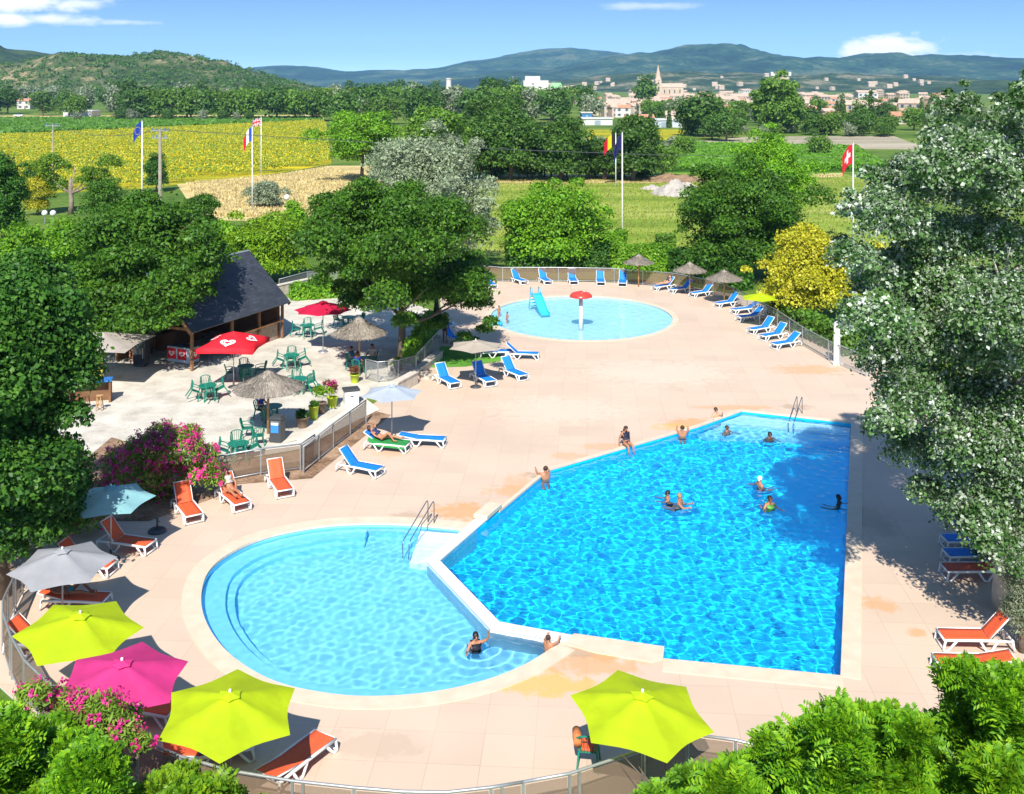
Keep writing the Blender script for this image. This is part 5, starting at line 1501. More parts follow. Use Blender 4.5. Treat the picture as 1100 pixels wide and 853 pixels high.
b = MB(); b.box((-.02, -.262, .84), (.34, .008, .1)); b.build('notice_header', WHITEP, t)
b = MB(); b.box((0, -.252, .9), (.4, .01, .12)); b.build('flap', STEEL, t)
g = G(377, 434)
t = thing('storage_box', 'white box with black lid at the top of the ramp', 'box', g, R(20))
b = MB(); b.box((0, 0, .35), (.7, .55, .7)); b.build('body', WHITEP, t, bevel=.02)
b = MB(); b.box((0, 0, .75), (.8, .64, .1)); b.build('lid', DARKM, t, bevel=.02)
b = MB(); b.box((0, -.28, .45), (.16, .02, .05)); b.build('handle', DARKM, t)
# towels
gt = L_TOWEL.location
tw = thing('towel', 'green towel spread over the lounger under the white parasol', 'towel', gt, R(-14))
b = MB()
xs = [-.75, -.28, .3, .95]; zs = [.60, .395, .385, .37]
vs = []; fs = []
for x, z in zip(xs, zs):
    for y, dz in ((-.37, -.17), (-.33, .01), (0, .0), (.33, .01), (.36, -.10)): vs.append((x, y, z + dz))
for i in range(3):
    for j in range(4): fs.append((i * 5 + j, i * 5 + j + 1, i * 5 + j + 6, i * 5 + j + 5))
b.add(vs, fs); o = b.build('cloth', mat('green towel', (.02, .22, .05), .95, .15, 8, bump=.5, bscale=60), tw)
s_ = o.modifiers.new('solid', 'SOLIDIFY'); s_.thickness = .015; s_.offset = 1
def flat_towel(lab, px, py, ang, z, size, m, dx=0.0):
    g = G(px, py); t = thing('towel', lab, 'towel', g + Vector((math.cos(R(ang)) * dx, math.sin(R(ang)) * dx, z)), R(ang))
    b = MB(); n = 8; vs = []; fs = []
    for i in range(n + 1):
        for j in range(n + 1):
            x, y = (i / n - .5) * size[0], (j / n - .5) * size[1]
            vs.append((x, y, .012 + .01 * math.sin(x * 9) * math.cos(y * 7)))
    for i in range(n):
        for j in range(n): a = i * (n + 1) + j; fs.append((a, a + n + 1, a + n + 2, a + 1))
    b.add(vs, fs); o = b.build('cloth', m, t, True); s_ = o.modifiers.new('solid', 'SOLIDIFY'); s_.thickness = .012; s_.offset = 1
flat_towel('blue towel lying on the orange lounger beneath the nearest lime parasol', 226, 818, 18, .36, (.75, .56), mat('blue towel', (.05, .12, .48), .95, .1, 8), .1)
# ================================================================== people
SKINC = {'fair': (.52, .27, .17), 'tan': (.38, .17, .09), 'brown': (.20, .085, .045), 'dark': (.07, .035, .022)}
def skin_mat(k): return mat('skin ' + k, SKINC[k], .5, .08, 6)
HAIRM = {'brown': mat('brown hair', (.045, .022, .012), .6, .3, 20), 'black': mat('black hair', (.012, .010, .010), .5, .3, 20), 'blond': mat('fair hair', (.30, .19, .08), .6, .3, 20), 'white': mat('white cap', (.8, .8, .8), .6, .03, 4)}
STAND = dict(pelvis=(0, .0, .93), waist=(0, .0, 1.08), chest=(0, .0, 1.27), neck=(0, .01, 1.44), head=(0, -.02, 1.565), top=(0, -.01, 1.65), nose=(0, -.115, 1.555),
             sh=(.165, .0, 1.375), el=(.22, .02, 1.10), wr=(.24, -.07, .87), ha=(.24, -.10, .80), hip=(.09, 0, .88), kn=(.10, -.03, .50), an=(.10, .02, .08), toe=(.115, -.15, .03))
RAD = dict(pelvis=.135, waist=.112, chest=.135, neck=.055, head=.098, top=.066, nose=.014, sh=.062, el=.042, wr=.030, ha=.032, hip=.088, kn=.058, an=.038, toe=.030)
def grow(vs, es, rs, root, name, sub=1):
    me = bpy.data.meshes.new(name); me.from_pydata(vs, es, [])
    o = bpy.data.objects.new(name, me); COL.objects.link(o)
    m = o.modifiers.new('skin', 'SKIN'); m.use_smooth_shade = True
    o.modifiers.new('sub', 'SUBSURF').levels = sub
    o.modifiers['sub'].render_levels = sub
    for i, r_ in enumerate(rs):
        me.skin_vertices[0].data[i].radius = (r_, r_)
        me.skin_vertices[0].data[i].use_root = (i == root)
    dg = bpy.context.evaluated_depsgraph_get(); dg.update()
    out = bpy.data.meshes.new_from_object(o.evaluated_get(dg))
    bpy.data.objects.remove(o); bpy.data.meshes.remove(me)
    return out
def person(label, loc, rz, pose, skin='tan', hair='brown', wear=(.02, .02, .05), top=None, group=None, shirt=None, long_hair=False, scale=1.0):
    """pose: joint overrides; a joint given as 'elL' or 'elR' moves one side only"""
    t = thing('person', label, 'person', loc, rz, group)
    J = {}
    for k in ('pelvis', 'waist', 'chest', 'neck', 'head', 'top', 'nose'): J[k] = Vector(pose.get(k, STAND[k]))
    if 'head' in pose:
        if 'top' not in pose: J['top'] = J['head'] + (J['head'] - J['neck']).normalized() * .085
        if 'nose' not in pose: J['nose'] = J['head'] + Vector(pose.get('face', (0, -1, 0))).normalized() * .098
    for k in ('sh', 'el', 'wr', 'ha', 'hip', 'kn', 'an', 'toe'):
        for s, q in ((-1, 'L'), (1, 'R')):
            if k + q in pose: J[k + q] = Vector(pose[k + q])
            else:
                p = pose.get(k, STAND[k]); J[k + q] = Vector((s * p[0], p[1], p[2]))
    names = list(J); ix = {n: i for i, n in enumerate(names)}
    E_ = [('pelvis', 'waist'), ('waist', 'chest'), ('chest', 'neck'), ('neck', 'head'), ('head', 'top'), ('head', 'nose')]
    for q in 'LR': E_ += [('chest', 'sh' + q), ('sh' + q, 'el' + q), ('el' + q, 'wr' + q), ('wr' + q, 'ha' + q), ('pelvis', 'hip' + q), ('hip' + q, 'kn' + q), ('kn' + q, 'an' + q), ('an' + q, 'toe' + q)]
    rs = [RAD[n] if n in RAD else RAD[n[:-1]] for n in names]
    me = grow([tuple(J[n]) for n in names], [(ix[a], ix[b]) for a, b in E_], rs, ix['pelvis'], 'body')
    # five fingers on each hand, unequal and slightly bent, rooted in the palm
    b = MB()
    for q, s in (('L', -1), ('R', 1)):
        p = J['ha' + q]; d = (J['ha' + q] - J['wr' + q]).normalized(); v = d.orthogonal().normalized(); w_ = d.cross(v)
        for k, ln in enumerate((.068, .078, .072, .056)):
            st = p + v * ((k - 1.5) * .017); b.tube([st, st + d * ln * .55, st + d * ln * .9 - w_ * ln * .25], [.0095, .009, .007], 5)
        st = p - d * .03 + v * (-.03); b.tube([st, st + d * .03 - v * .025, st + d * .055 - v * .032], [.011, .010, .008], 5)
    bm = bmesh.new(); bm.from_mesh(me)
    off = [bm.verts.new(v) for v in b.v]
    for f in b.f: bm.faces.new([off[i] for i in f])
    for f in bm.faces: f.smooth = True
    bm.to_mesh(me); bm.free(); me.materials.clear()
    o = link('body', me, skin_mat(skin), t)
    o.cycles.is_caustics_receiver = True
    hd = (J['top'] - J['head']).normalized(); fw = (J['nose'] - J['head']).normalized()
    side = hd.cross(fw).normalized()
    c = J['head'] + hd * .028 - fw * .022
    b = MB(); b.ball((0, 0, 0), (.098, .105, .108), 14, 9)
    if long_hair: b.ball((0, -.06, -.11), (.085, .05, .13), 10, 7)
    rot = Matrix((side, fw, hd)).transposed()
    b.v = [tuple(c + rot @ Vector(v)) for v in b.v]
    b.build('hair', HAIRM[hair], t, True)
    b = MB()
    for s in (-1, 1): b.ball(tuple(J['head'] + fw * .086 + side * (.034 * s) + hd * .018), .012, 6, 4)
    b.build('eyes', HAIRM['black'], t, True)
    b = MB(); b.ball(tuple(J['head'] + fw * .088 - hd * .042), (.022, .012, .008), 6, 4); b.build('mouth', mat('lips', (.35, .09, .07)), t, True)
    for s in (-1, 1):
        b = MB(); b.ball(tuple(J['head'] + side * (.094 * s)), (.016, .026, .032), 6, 5); b.build('ear', skin_mat(skin), t, True)
    W_ = mat('cloth %.2f %.2f %.2f' % wear, wear, .7, .1, 8)
    th = {q: J['hip' + q].lerp(J['kn' + q], .42 if shirt or not top else .08) for q in 'LR'}
    me = grow([tuple(J['pelvis'].lerp(J['waist'], .35)), tuple(J['pelvis']), tuple(J['hipL']), tuple(th['L']), tuple(J['hipR']), tuple(th['R'])], [(0, 1), (1, 2), (2, 3), (1, 4), (4, 5)], [.135, .149, .1, .094, .1, .094], 1, 'swimwear')
    me.materials.clear(); link('swimwear', me, W_, t)
    if top or shirt:
        a, c_ = (J['chest'].lerp(J['waist'], .22), J['chest'].lerp(J['neck'], .12)) if not shirt else (J['pelvis'].lerp(J['waist'], .3), J['chest'].lerp(J['neck'], .35))
        vs, es, rr = [tuple(a), tuple(a.lerp(c_, .5)), tuple(c_)], [(0, 1), (1, 2)], [.146, .15, .135]
        if shirt:
            for q in 'LR':
                vs += [tuple(J['sh' + q]), tuple(J['sh' + q].lerp(J['el' + q], .55))]; n = len(vs); es += [(2, n - 2), (n - 2, n - 1)]; rr += [.078, .062]
        me = grow(vs, es, rr, 1, 'top'); me.materials.clear()
        link('top', me, mat('cloth %.2f %.2f %.2f' % (shirt or top), shirt or top, .7, .1, 8), t)
    t.scale = (scale,) * 3
    return t
WL = -.13
def in_water(lab, px, py, face, depth=1.46, pose=None, **k):
    g = G(px, py, WL)
    p = dict(el=(.30, -.10, 1.15), wr=(.36, -.30, 1.22), ha=(.37, -.37, 1.24), hip=(.09, .06, .90), kn=(.13, .26, .72), an=(.13, .58, .80), toe=(.13, .72, .82)); p.update(pose or {})
    sc = k.get('scale', 1.0)
    return person(lab, (g.x, g.y, WL - depth * sc), R(face), p, **k)
SWIM = 'swimmers in the deep pool'
LEAN = dict(hip=(.09, 0, .88), kn=(.10, -.06, .50), an=(.10, .04, .08), toe=(.115, -.13, .03), el=(.27, -.22, 1.36), wr=(.26, -.40, 1.46), ha=(.25, -.47, 1.47))
SIT_EDGE = dict(pelvis=(0, 0, .13), waist=(0, .03, .27), chest=(0, .05, .46), neck=(0, .04, .62), head=(0, .0, .745), sh=(.165, .05, .555), el=(.25, .13, .30), wr=(.27, .12, .08), ha=(.27, .10, .05), hip=(.09, -.04, .12), kn=(.12, -.44, .11), an=(.12, -.50, -.32), toe=(.12, -.64, -.40))
g = G(675, 480)
person('tanned woman in a dark bikini sitting on the edge of the deep pool', (g.x - .1, g.y + .12, .02), R(24), SIT_EDGE, 'tan', 'brown', (.02, .02, .04), top=(.02, .02, .04), long_hair=True)
in_water('brown haired bather leaning an arm on the pool edge nearest the end block', 586, 514, 200, 1.18, LEAN, skin='tan', hair='brown', wear=(.03, .05, .12), group=SWIM)
in_water('bather standing in the water right of the woman sitting on the edge', 733, 468, 170, 1.22, LEAN, skin='tan', hair='brown', group=SWIM)
in_water('bather standing at the far corner steps of the deep pool', 769, 451, 20, 1.10, dict(elR=(.3, -.1, 1.3), wrR=(.2, -.25, 1.45), haR=(.17, -.3, 1.5)), skin='fair', hair='brown', wear=(.3, .05, .04), group=SWIM)
in_water('small red faced swimmer head near the far corner steps', 781, 463, 30, 1.44, skin='tan', hair='brown', group=SWIM)
in_water('dark haired swimmer in the shaded far part of the deep pool', 827, 470, 0, 1.44, skin='brown', hair='black', group=SWIM)
in_water('dark haired swimmer holding on to another in the middle of the deep pool', 717, 536, -80, 1.36, dict(elR=(.3, -.25, 1.3), wrR=(.15, -.45, 1.33), haR=(.1, -.5, 1.33)), skin='tan', hair='black', group=SWIM)
in_water('sunlit swimmer hugged by another in the middle of the deep pool', 730, 543, 60, 1.22, dict(elL=(-.3, -.25, 1.25), wrL=(-.15, -.4, 1.25), haL=(-.1, -.46, 1.25)), skin='tan', hair='blond', wear=(.02, .02, .03), group=SWIM)
in_water('swimmer with a white bathing cap', 816, 521, -70, 1.34, skin='tan', hair='white', group=SWIM)
in_water('swimmer in a green top below the one with the white cap', 827, 545, 10, 1.26, skin='tan', hair='brown', wear=(.10, .35, .05), top=(.20, .50, .08), group=SWIM)
in_water('dark silhouetted bather at the shaded right edge of the deep pool', 901, 541, 60, 1.34, skin='dark', hair='black', group=SWIM)
in_water('dark haired woman raising one arm in the round pool', 511, 696, 15, 1.22, dict(elR=(.34, -.10, 1.48), wrR=(.36, -.2, 1.72), haR=(.36, -.22, 1.79)), skin='tan', hair='black', wear=(.02, .02, .03), top=(.02, .02, .03), scale=.95, long_hair=True)
in_water('brown haired child standing at the edge of the round pool by the platform', 589, 700, 150, 1.06, LEAN, skin='tan', hair='brown', scale=.75, wear=(.05, .1, .3))
for px, py, f, lab in ((536, 338, 40, 'small child standing in the toddler pool near the acacia shade'), (545, 345, -60, 'child bending forward in the toddler pool beside another child')):
    g = G(px, py)
    person(lab, (g.x, g.y, -.38), R(f), dict(), 'tan', 'brown', (.03, .08, .3), scale=.6)
# lying on loungers: local +X runs to the feet, the same way as the lounger
def lying(lab, lo, back, ang, pose=None, dz=0.0, **k):
    b = R(back); u = Vector((-math.cos(b), 0, math.sin(b))); h = Vector((-.26, 0, .47 + dz)); nrm = Vector((math.sin(b), 0, math.cos(b)))
    P_ = dict(pelvis=h, waist=h + u * .16, chest=h + u * .36, neck=h + u * .54, head=h + u * .67 + nrm * .03)
    P_['face'] = tuple(nrm * .9 - u * .2)
    ch = h + u * .46
    for s, q in ((-1, 'L'), (1, 'R')):
        y = Vector((0, s, 0))
        P_['sh' + q] = ch + y * .165; P_['el' + q] = ch + y * .27 - u * .22 + nrm * .02; P_['wr' + q] = ch + y * .22 - u * .44 + nrm * .05; P_['ha' + q] = ch + y * .20 - u * .5 + nrm * .06
        P_['hip' + q] = h + y * .09 + Vector((.05, 0, 0)); P_['kn' + q] = h + y * .11 + Vector((.46, 0, .06)); P_['an' + q] = h + y * .10 + Vector((.88, 0, -.01)); P_['toe' + q] = h + y * .12 + Vector((.98, 0, .13))
    P_.update(pose or {})
    return person(lab, lo, R(ang), P_, **k)
lying('tanned woman in a patterned bikini sunbathing on an orange lounger', G(250, 541), 48, -54, skin='tan', hair='brown', wear=(.45, .40, .35), top=(.45, .40, .35))
flat_towel('pink towel over the back of the orange lounger under the sunbathing woman', 248, 533, -54, .34, (.2, .5), mat('pink towel', (.60, .05, .20), .95, .1, 8))
hh_ = Vector((-.26, 0, .49))
lying('sunbather in a dark top lying with bent knees on the green towel', G(416, 483), 32, -14, dict(knL=hh_ + Vector((.36, -.12, .30)), anL=hh_ + Vector((.62, -.14, -.04)), toeL=hh_ + Vector((.76, -.15, -.02)), elR=(-.72, .42, .92), wrR=(-.9, .2, 1.02), haR=(-.95, .12, 1.03)), dz=.04, skin='tan', hair='brown', wear=(.30, .14, .09), top=(.02, .03, .10))
lying('dark haired sunbather lying under the grey parasol', G(82, 652), 12, -4, dict(knR=hh_ + Vector((.36, .12, .26)), anR=hh_ + Vector((.66, .13, -.04)), toeR=hh_ + Vector((.8, .13, -.02))), skin='brown', hair='black', wear=(.02, .20, .24))
lying('sunbather reading on a lounger left of the second thatched parasol', G(713, 311), 45, -148, skin='fair', hair='brown', wear=(.05, .05, .08), top=(.05, .05, .08))
SITC = dict(pelvis=(0, .06, .54), waist=(0, .10, .70), chest=(0, .11, .89), neck=(0, .10, 1.05), head=(0, .07, 1.175), sh=(.17, .11, .985), el=(.25, .02, .74), wr=(.20, -.20, .74), ha=(.18, -.27, .75), hip=(.09, .03, .53), kn=(.11, -.38, .53), an=(.11, -.40, .09), toe=(.11, -.55, .03))
g0 = G(392, 398)
for ph, lab, sh_ in ((70, 'guest in light shirt seated behind the table under the thatched parasol by the steps', (.45, .42, .40)), (160, 'guest in a teal shirt seated left of the thatched parasol pole', (.03, .20, .30)), (250, 'guest in a dark blue shirt seated nearest under the thatch by the steps', (.01, .03, .22))):
    a = R(ph); person(lab, g0 + Vector((math.cos(a) * .78, math.sin(a) * .78, 0)), a - PI / 2, SITC, 'tan', 'brown', (.05, .06, .10), shirt=sh_, group='guests under the thatched parasol')
g0 = G(293, 452)
a = R(150); person('guest in a blue shirt sitting beneath the big thatched parasol', g0 + Vector((math.cos(a) * .7, math.sin(a) * .7, 0)), a - PI / 2, SITC, 'tan', 'black', (.03, .03, .05), shirt=(.02, .08, .35))
for px, py, lab, sh_ in ((141, 389, 'visitor in a pale blue shirt standing at the shaded bar beside the cream parasol', (.25, .38, .50)), (164, 377, 'visitor in a light shirt standing in the shade before the chalet', (.40, .36, .34)), (186, 360, 'visitor in a dark red shirt standing inside the open chalet gable', (.22, .03, .03))):
    person(lab, G(px, py), R(160 if px < 150 else 60), dict(), 'tan', 'black', (.04, .05, .09), shirt=sh_)
for px, py, lab in ((478, 368, 'person in dark swimwear standing in the acacia shade beside the lawn'),):
    person(lab, G(px, py), R(20), dict(elL=(-.32, -.05, 1.15), wrL=(-.2, -.1, .98), haL=(-.15, -.12, .95)), 'brown', 'black', (.02, .02, .03))
# ================================================================== chalet and terrace equipment
SLATE = None
def slate_mat():
    m, nt, b, out = nodes('dark slate roofing')
    N = nt.nodes.new; L = nt.links.new
    tc = N('ShaderNodeTexCoord'); br = N('ShaderNodeTexBrick'); br.inputs['Scale'].default_value = 1; br.inputs['Brick Width'].default_value = .34; br.inputs['Row Height'].default_value = .17; br.inputs['Mortar Size'].default_value = .006
    br.inputs['Color1'].default_value = (.040, .046, .058, 1); br.inputs['Color2'].default_value = (.065, .072, .088, 1); br.inputs['Mortar'].default_value = (.02, .022, .028, 1)
    L(tc.outputs['UV'], br.inputs['Vector']); L(tc.outputs['Object'], br.inputs['Vector'])
    nz = N('ShaderNodeTexNoise'); nz.inputs['Scale'].default_value = 1.2; nz.inputs['Detail'].default_value = 6; L(tc.outputs['Object'], nz.inputs['Vector'])
    mx = N('ShaderNodeMix'); mx.data_type = 'RGBA'; mx.blend_type = 'MULTIPLY'; mx.inputs[0].default_value = .35; L(br.outputs['Color'], mx.inputs[6]); L(nz.outputs['Fac'], mx.inputs[7])
    L(mx.outputs[2], b.inputs['Base Color']); b.inputs['Roughness'].default_value = .5
    bp = N('ShaderNodeBump'); bp.inputs['Strength'].default_value = .4; bp.inputs['Distance'].default_value = .01; L(br.outputs['Fac'], bp.inputs['Height']); bp.invert = True; L(bp.outputs['Normal'], b.inputs['Normal'])
    return m
SLATE = slate_mat()
EA, EB = Vector((-17.55, 59.4, 0)), Vector((-14.1, 67.2, 0))
u = (EB - EA).normalized(); Ln = (EB - EA).length; ang = math.atan2(u.y, u.x)
# local frame: x along the front eave, y to the back (left of x), eave front at y=0
ch = thing('chalet', 'dark slate roofed timber chalet bar with an open gable on the terrace', 'chalet', EA, ang)
W_ = 6.3; ZE, ZR = 2.2, 5.2
def slope(y0, z0, y1, z1, th=.10):
    b = MB()
    x0, x1 = -.35, Ln + .25
    n = Vector((0, -(z1 - z0), y1 - y0)).normalized()
    if n.z < 0: n = -n
    d = n * th
    vs = [(x0, y0, z0), (x1, y0, z0), (x1, y1, z1), (x0, y1, z1)]
    vs += [(v[0], v[1] + d.y, v[2] + d.z) for v in vs]
    b.add(vs, [(0, 3, 2, 1), (4, 5, 6, 7), (0, 1, 5, 4), (1, 2, 6, 5), (2, 3, 7, 6), (3, 0, 4, 7)])
    return b
rf = slope(0, ZE, W_ / 2, ZR).build('roof', SLATE, ch)
slope(W_, ZE, W_ / 2 + .002, ZR).build('roof', SLATE, ch)
b = MB(); b.tube([(-.36, W_ / 2, ZR + .09), (Ln + .26, W_ / 2, ZR + .09)], .07, 8); b.build('ridge_cap', mat('zinc ridge', (.40, .42, .44), .4, .1, 4, metal=.5), ch)
PLANK = mat('brown board wall', (.13, .06, .028), .75, .3, 1.5, bump=.5, bscale=10, alt=(.22, .11, .05))
for x in (-.34, Ln + .24):
    b = MB()
    b.beam((x, -.02, ZE - .06), (x, W_ / 2, ZR - .04), .06, .22); b.beam((x, W_ + .02, ZE - .06), (x, W_ / 2, ZR - .04), .06, .22)
    b.build('barge_board', WOOD, ch)
# walls: back, far gable, half height front wall with a serving hatch, open near gable
b = MB(); b.box((Ln / 2, W_ - .5, 1.25), (Ln - .2, .12, 2.5)); b.build('wall', PLANK, ch)
b = MB()
b.add([(Ln - .1, .5, 0), (Ln - .1, W_ - .44, 0), (Ln - .1, W_ - .44, 2.55), (Ln - .1, W_ / 2, 4.9), (Ln - .1, .5, 2.6), (Ln - .22, .5, 0), (Ln - .22, W_ - .44, 0), (Ln - .22, W_ - .44, 2.55), (Ln - .22, W_ / 2, 4.9), (Ln - .22, .5, 2.6)],
      [(0, 1, 2, 3, 4), (9, 8, 7, 6, 5), (0, 5, 6, 1), (1, 6, 7, 2), (2, 7, 8, 3), (3, 8, 9, 4), (4, 9, 5, 0)])
b.build('wall', PLANK, ch)
b = MB(); b.box((Ln * .70, .56, .55), (Ln * .52, .12, 1.1)); b.build('wall', mat('pale brick wall', (.36, .27, .20), .8, .2, 5, bump=.4), ch)
b = MB(); b.box((Ln * .70, .45, 1.14), (Ln * .54, .5, .06)); b.build('counter', WOOD, ch)
for i, x in enumerate((.1, Ln * .42, Ln * .72, Ln - .05)):
    b = MB(); b.box((x, .35, 1.12), (.14, .14, 2.24)); b.build('post', WOOD, ch)
b = MB(); b.box((.1, W_ - .5, 1.15), (.14, .14, 2.3)); b.build('post', WOOD, ch)
b = MB(); b.beam((0, .3, 2.24), (Ln, .3, 2.24), .12, .18); b.build('eave_beam', WOOD, ch)
b = MB(); b.beam((.08, .3, 2.3), (.08, W_ - .3, 2.3), .12, .16); b.build('tie_beam', WOOD, ch)
b = MB(); b.box((Ln * .55, W_ - 1.1, .5), (3.6, .6, 1.0)); b.build('back_bar', PLANK, ch)
# ice cream chest freezer with heart panels
g = G(197, 389)
t = thing('ice_cream_freezer', 'ice cream chest freezer with red heart panels in front of the chalet gable', 'freezer', g, R(-24))
REDP = mat('red printed panel', (.62, .015, .025), .35, .05, 4)
b = MB(); b.box((0, 0, .48), (1.7, .75, .86)); b.build('body', mat('pale blue enamel', (.42, .52, .58), .3, .06, 3), t, bevel=.02)
b = MB(); b.box((0, 0, .93), (1.66, .72, .05)); b.build('lid', mat('glass freezer lid', (.10, .16, .22), .08, .1, 2), t, bevel=.01)
for x in (-.52, .22):
    b = MB(); b.box((x, -.385, .55), (.62, .012, .62)); pn = b.build('front_panel', REDP, t)
    e = heart_mb(.17).build('emblem', WH, pn); e.location = (x, -.396, .56); e.rotation_euler = (R(90), 0, 0)
b = MB(); b.box((.86, 0, .55), (.012, .62, .62)); pn = b.build('side_panel', REDP, t)
e = heart_mb(.17).build('emblem', WH, pn); e.location = (.871, 0, .56); e.rotation_euler = (R(90), 0, R(90))
for x in (-.75, .75):
    for y in (-.3, .3): b = MB(); b.lathe([(0, 0), (.05, 0), (.05, .06), (0, .06)], 8, (x, y, 0), cap=False); b.build('foot', DARKM, t)
g = G(152, 393)
t = thing('drinks_fridge', 'tall dark drinks fridge with a red panel in the shade before the chalet', 'fridge', g, R(-8))
b = MB(); b.box((0, 0, .95), (.7, .65, 1.8)); b.build('body', DARKM, t, bevel=.02)
b = MB(); b.box((0, -.335, .8), (.6, .02, 1.3)); d_ = b.build('door', mat('dark fridge glass', (.03, .035, .045), .1, .1, 3), t)
b = MB(); b.box((.26, -.355, .8), (.03, .03, .6)); b.build('handle', STEEL, d_)
b = MB(); b.box((0, -.335, 1.62), (.64, .02, .32)); b.build('header_panel', mat('dark red panel', (.30, .02, .025), .4), t)
g = G(97, 432)
t = thing('bar_counter', 'blue topped bar counter with stools beneath the cream parasol', 'counter', g, R(15))
b = MB(); b.box((0, 0, 1.08), (2.1, .8, .06)); b.build('counter_top', mat('blue counter top', (.02, .16, .46), .4, .1, 4), t, bevel=.015)
b = MB(); b.box((0, .2, .52), (1.8, .12, 1.04)); b.build('front_panel', PLANK, t)
for x in (-.95, .95):
    b = MB(); b.box((x, 0, .52), (.1, .7, 1.04)); b.build('side_panel', PLANK, t)
for k in range(2):
    g2 = G(93 + 14 * k, 441)
    s_ = thing('bar_stool', ('pale' if k else 'dark') + ' wooden bar stool in front of the blue topped counter', 'bar stool', g2)
    wm = WOODL if k else WOOD
    b = MB(); b.lathe([(0, .72), (.17, .72), (.18, .75), (0, .77)], 14, cap=False); b.build('seat', wm, s_)
    for q in range(4):
        a = PI / 4 + q * PI / 2; b = MB(); b.beam((.11 * math.cos(a), .11 * math.sin(a), .72), (.2 * math.cos(a), .2 * math.sin(a), 0), .035, .035); b.build('leg', wm, s_)
    b = MB(); b.lathe([(.15, .25), (.17, .25), (.17, .28), (.15, .28)], 14, cap=False); b.build('foot_ring', wm, s_)
for px, py, lab, col in ((142, 374, 'lime green banner standing in the shade between cream parasol and chalet', (.30, .42, .02)), (103, 414, 'yellow banner hanging behind the blue topped counter', (.42, .36, .03))):
    g = G(px, py); t = thing('banner', lab, 'banner', g)
    b = MB(); b.box((0, 0, 1.0), (.75, .015, 1.7)); b.build('cloth', mat('banner cloth %.2f' % col[0], col, .8, .08, 3), t)
    for s in (-1, 1):
        b = MB(); b.tube([(s * .39, 0, 0), (s * .39, 0, 1.9)], .018, 6); b.build('pole', STEEL, t)
# pale low wall behind the acacia and the stone steps
STONE = mat('pale stone', (.42, .36, .29), .85, .2, 3, bump=.7, bscale=9, alt=(.58, .52, .44))
def low_wall(lab, a, c, h, th, m=STONE, name='stone_wall'):
    a, c = Vector((a.x, a.y, 0)), Vector((c.x, c.y, 0))
    t = thing(name, lab, 'wall', a); d = c - a
    b = MB(); b.beam((0, 0, h / 2), (d.x, d.y, h / 2), th, h); b.build('wall_body', m, t)
    b = MB(); b.beam((0, 0, h + .032), (d.x, d.y, h + .032), th + .08, .06); b.build('wall_coping', mat('stone coping', (.55, .50, .43), .8, .12, 3), t)
low_wall('pale low wall between the chalet and the central acacia', G(296, 318), G(350, 306), .75, .35)
low_wall('rough stone retaining wall of the small raised lawn', G(440, 410), G(472, 384), .35, .4)
low_wall('stone wall beside the steps behind the white parasol', G(424, 424), G(446, 412), .6, .35)
st = thing('stone_steps', 'pale stone steps leading down from the terrace beside the diagonal fence', 'steps', G(432, 398))
for k in range(4):
    b = MB(); b.box((.35 * k, -.42 * k, .26 - .06 * k), (1.6, .46, .52 - .12 * k), Matrix.Rotation(R(-30), 3, 'Z')); b.build('step', STONE, st)

# ================================================================== flag poles, lamps, utility poles
def cloth_grid(w_, h_, nx, ny, colf, mats, droop, wave, seed, side=1):
    """waving flag in local xz, hoist at x=0, one material index per cell"""
    b = MB(); vs = []; fs = []; mi = []
    for i in range(nx + 1):
        for j in range(ny + 1):
            x, z = i / nx, j / ny
            vs.append((side * x * w_ * (1 - droop * .45), wave * math.sin(x * 7 + seed + z) * x * w_ + .02 * math.sin(z * 5), -h_ + z * h_ - droop * x * x * w_ * .8))
    for i in range(nx):
        for j in range(ny):
            a = i * (ny + 1) + j
            b_ = (a, a + ny + 1, a + ny + 2, a + 1)
            fs.append(b_); mi.append(colf((i + .5) / nx, (j + .5) / ny))
    b.v = vs; b.f = fs; b.mi = mi
    return b
FB = lambda n, c: mat('flag ' + n, c, .75, .04, 5, tr=.3)
F_BLUE, F_NAVY, F_RED, F_WHITE, F_YEL, F_BLK, F_MID = FB('blue', (.01, .05, .34)), FB('navy', (.012, .016, .10)), FB('red', (.60, .012, .03)), FB('white', (.74, .74, .74)), FB('yellow', (.80, .52, .01)), FB('black', (.015, .015, .017)), FB('azure', (.02, .07, .42))
